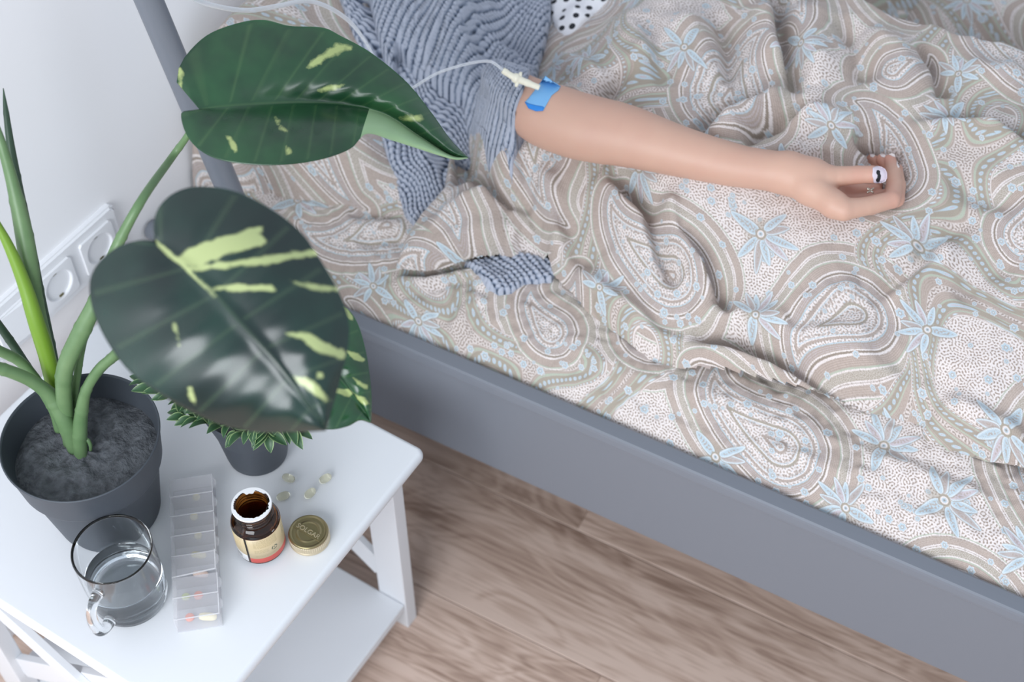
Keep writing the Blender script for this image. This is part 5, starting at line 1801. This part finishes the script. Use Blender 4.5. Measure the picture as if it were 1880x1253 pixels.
# faint batch print on the shoulder, wrapped round it
sa = math.atan2(-FW[1], -FW[0]) + .95
def wrap(p):
    a = sa + p.x / .0235
    r = .0256 - max(0, p.y + .002) * .75
    return Vector((bc[0] + (r + .0003 + p.z) * math.cos(a), bc[1] + (r + .0003 + p.z) * math.sin(a), TZ + .0552 + p.y * .75))
text_obj('lettering', 'LOT\nEXP', .0022, .00005, M_seal, bt, wrap)

# ------------------------------------------------------------------ bottle cap
cc = Pz(569, 990, TZ)[:2]
cp_ = thing('bottle_cap', 'gold metal screw cap with embossed lettering lying beside the amber bottle', 'cap', (cc[0], cc[1], TZ))
M_gold = mat('gold_tin', (150, 138, 104), .32, Metallic=.85)
M_gold2 = mat('pale_gold_tin', (214, 200, 172), .34, Metallic=.75)
RC = .0222
lathe('cap_top', [(0, .0146), (.0110, .0146), (.0116, .0152), (.0128, .0152), (.0134, .0146), (.0184, .0146), (.0192, .0154), (.0204, .0154), (.0212, .0146), (.0215, .0130)], M_gold, cp_, (cc[0], cc[1], TZ + .0002), 80)
# knurled skirt
vs, fs = [], []
NK = 180
for (r, z, kn) in ((.0215, .0132, 0), (.0219, .0122, 1), (.0219, .0060, 1), (.0216, .0050, 0), (.0216, .0042, 0), (.0222, .0030, 0), (.0222, .0012, 0), (.0214, .0002, 0), (.0206, .0002, 0), (.0206, .0128, 0)):
    for k in range(NK):
        a = 2 * math.pi * k / NK
        q = r + (.00035 * (1 if k % 3 == 0 else -.4) if kn else 0)
        vs.append((cc[0] + q * math.cos(a), cc[1] + q * math.sin(a), TZ + .0002 + z))
for i in range(9):
    for k in range(NK):
        q = (k + 1) % NK
        fs.append((i * NK + k, (i + 1) * NK + k, (i + 1) * NK + q, i * NK + q))
mesh_obj('skirt', vs, fs, M_gold2, cp_, smooth=False)
# raised band across the top with the embossed name, running down to the right as in the photograph
ta = math.atan2(*(Pz(592, 985, TZ)[:2] - Pz(552, 962, TZ)[:2])[::-1])
MT = Matrix.Translation((cc[0], cc[1], TZ + .0150)) @ Matrix.Rotation(ta, 4, 'Z')
box('name_band', (-.0178, -.0042, -.0005), (.0178, .0042, .0004), M_gold, cp_, .0003, 2, M=MT)
text_obj('lettering', 'SOLGAR', .0078, .0004, M_gold2, cp_, MT @ Matrix.Translation((0, 0, .0005)) @ Matrix.Diagonal((1.02, 1.0, 1, 1)))

# ------------------------------------------------------------------ gel capsules
M_gel = mat('gel_capsule', (232, 216, 130), .05, IOR=1.40)
bsdf(M_gel).inputs['Transmission Weight'].default_value = .92
bsdf(M_gel).inputs['Base Color'].default_value = (.99, .97, .82, 1)
t = np.linspace(-1, 1, 29)
for (u, v, ang, lab_) in ((531, 883, -.35, 'far left gel capsule, nearest the small pot'), (598, 884, .55, 'gel capsule farthest right of the four'), (521, 916, .35, 'gel capsule nearest the amber bottle'), (570, 911, .75, 'gel capsule just above the gold cap')):
    p = Pz(u, v, TZ)
    e = Pz(u + 20 * math.cos(ang), v - 20 * math.sin(ang), TZ) - p
    e /= np.linalg.norm(e)
    L, R = .0078, .0047
    r = R * np.sqrt(np.clip(1 - np.abs(t) ** 2.6, 0, 1)) + .00003
    o = tube('gel_capsule', [p + e * L * q + np.array([0, 0, R + .0003]) for q in t], r, M_gel, None, n=24)
    tag(o, 'clear yellow ' + lab_ if not lab_.startswith('gel') else 'clear yellow ' + lab_, 'capsule', 'loose gel capsules on the table')
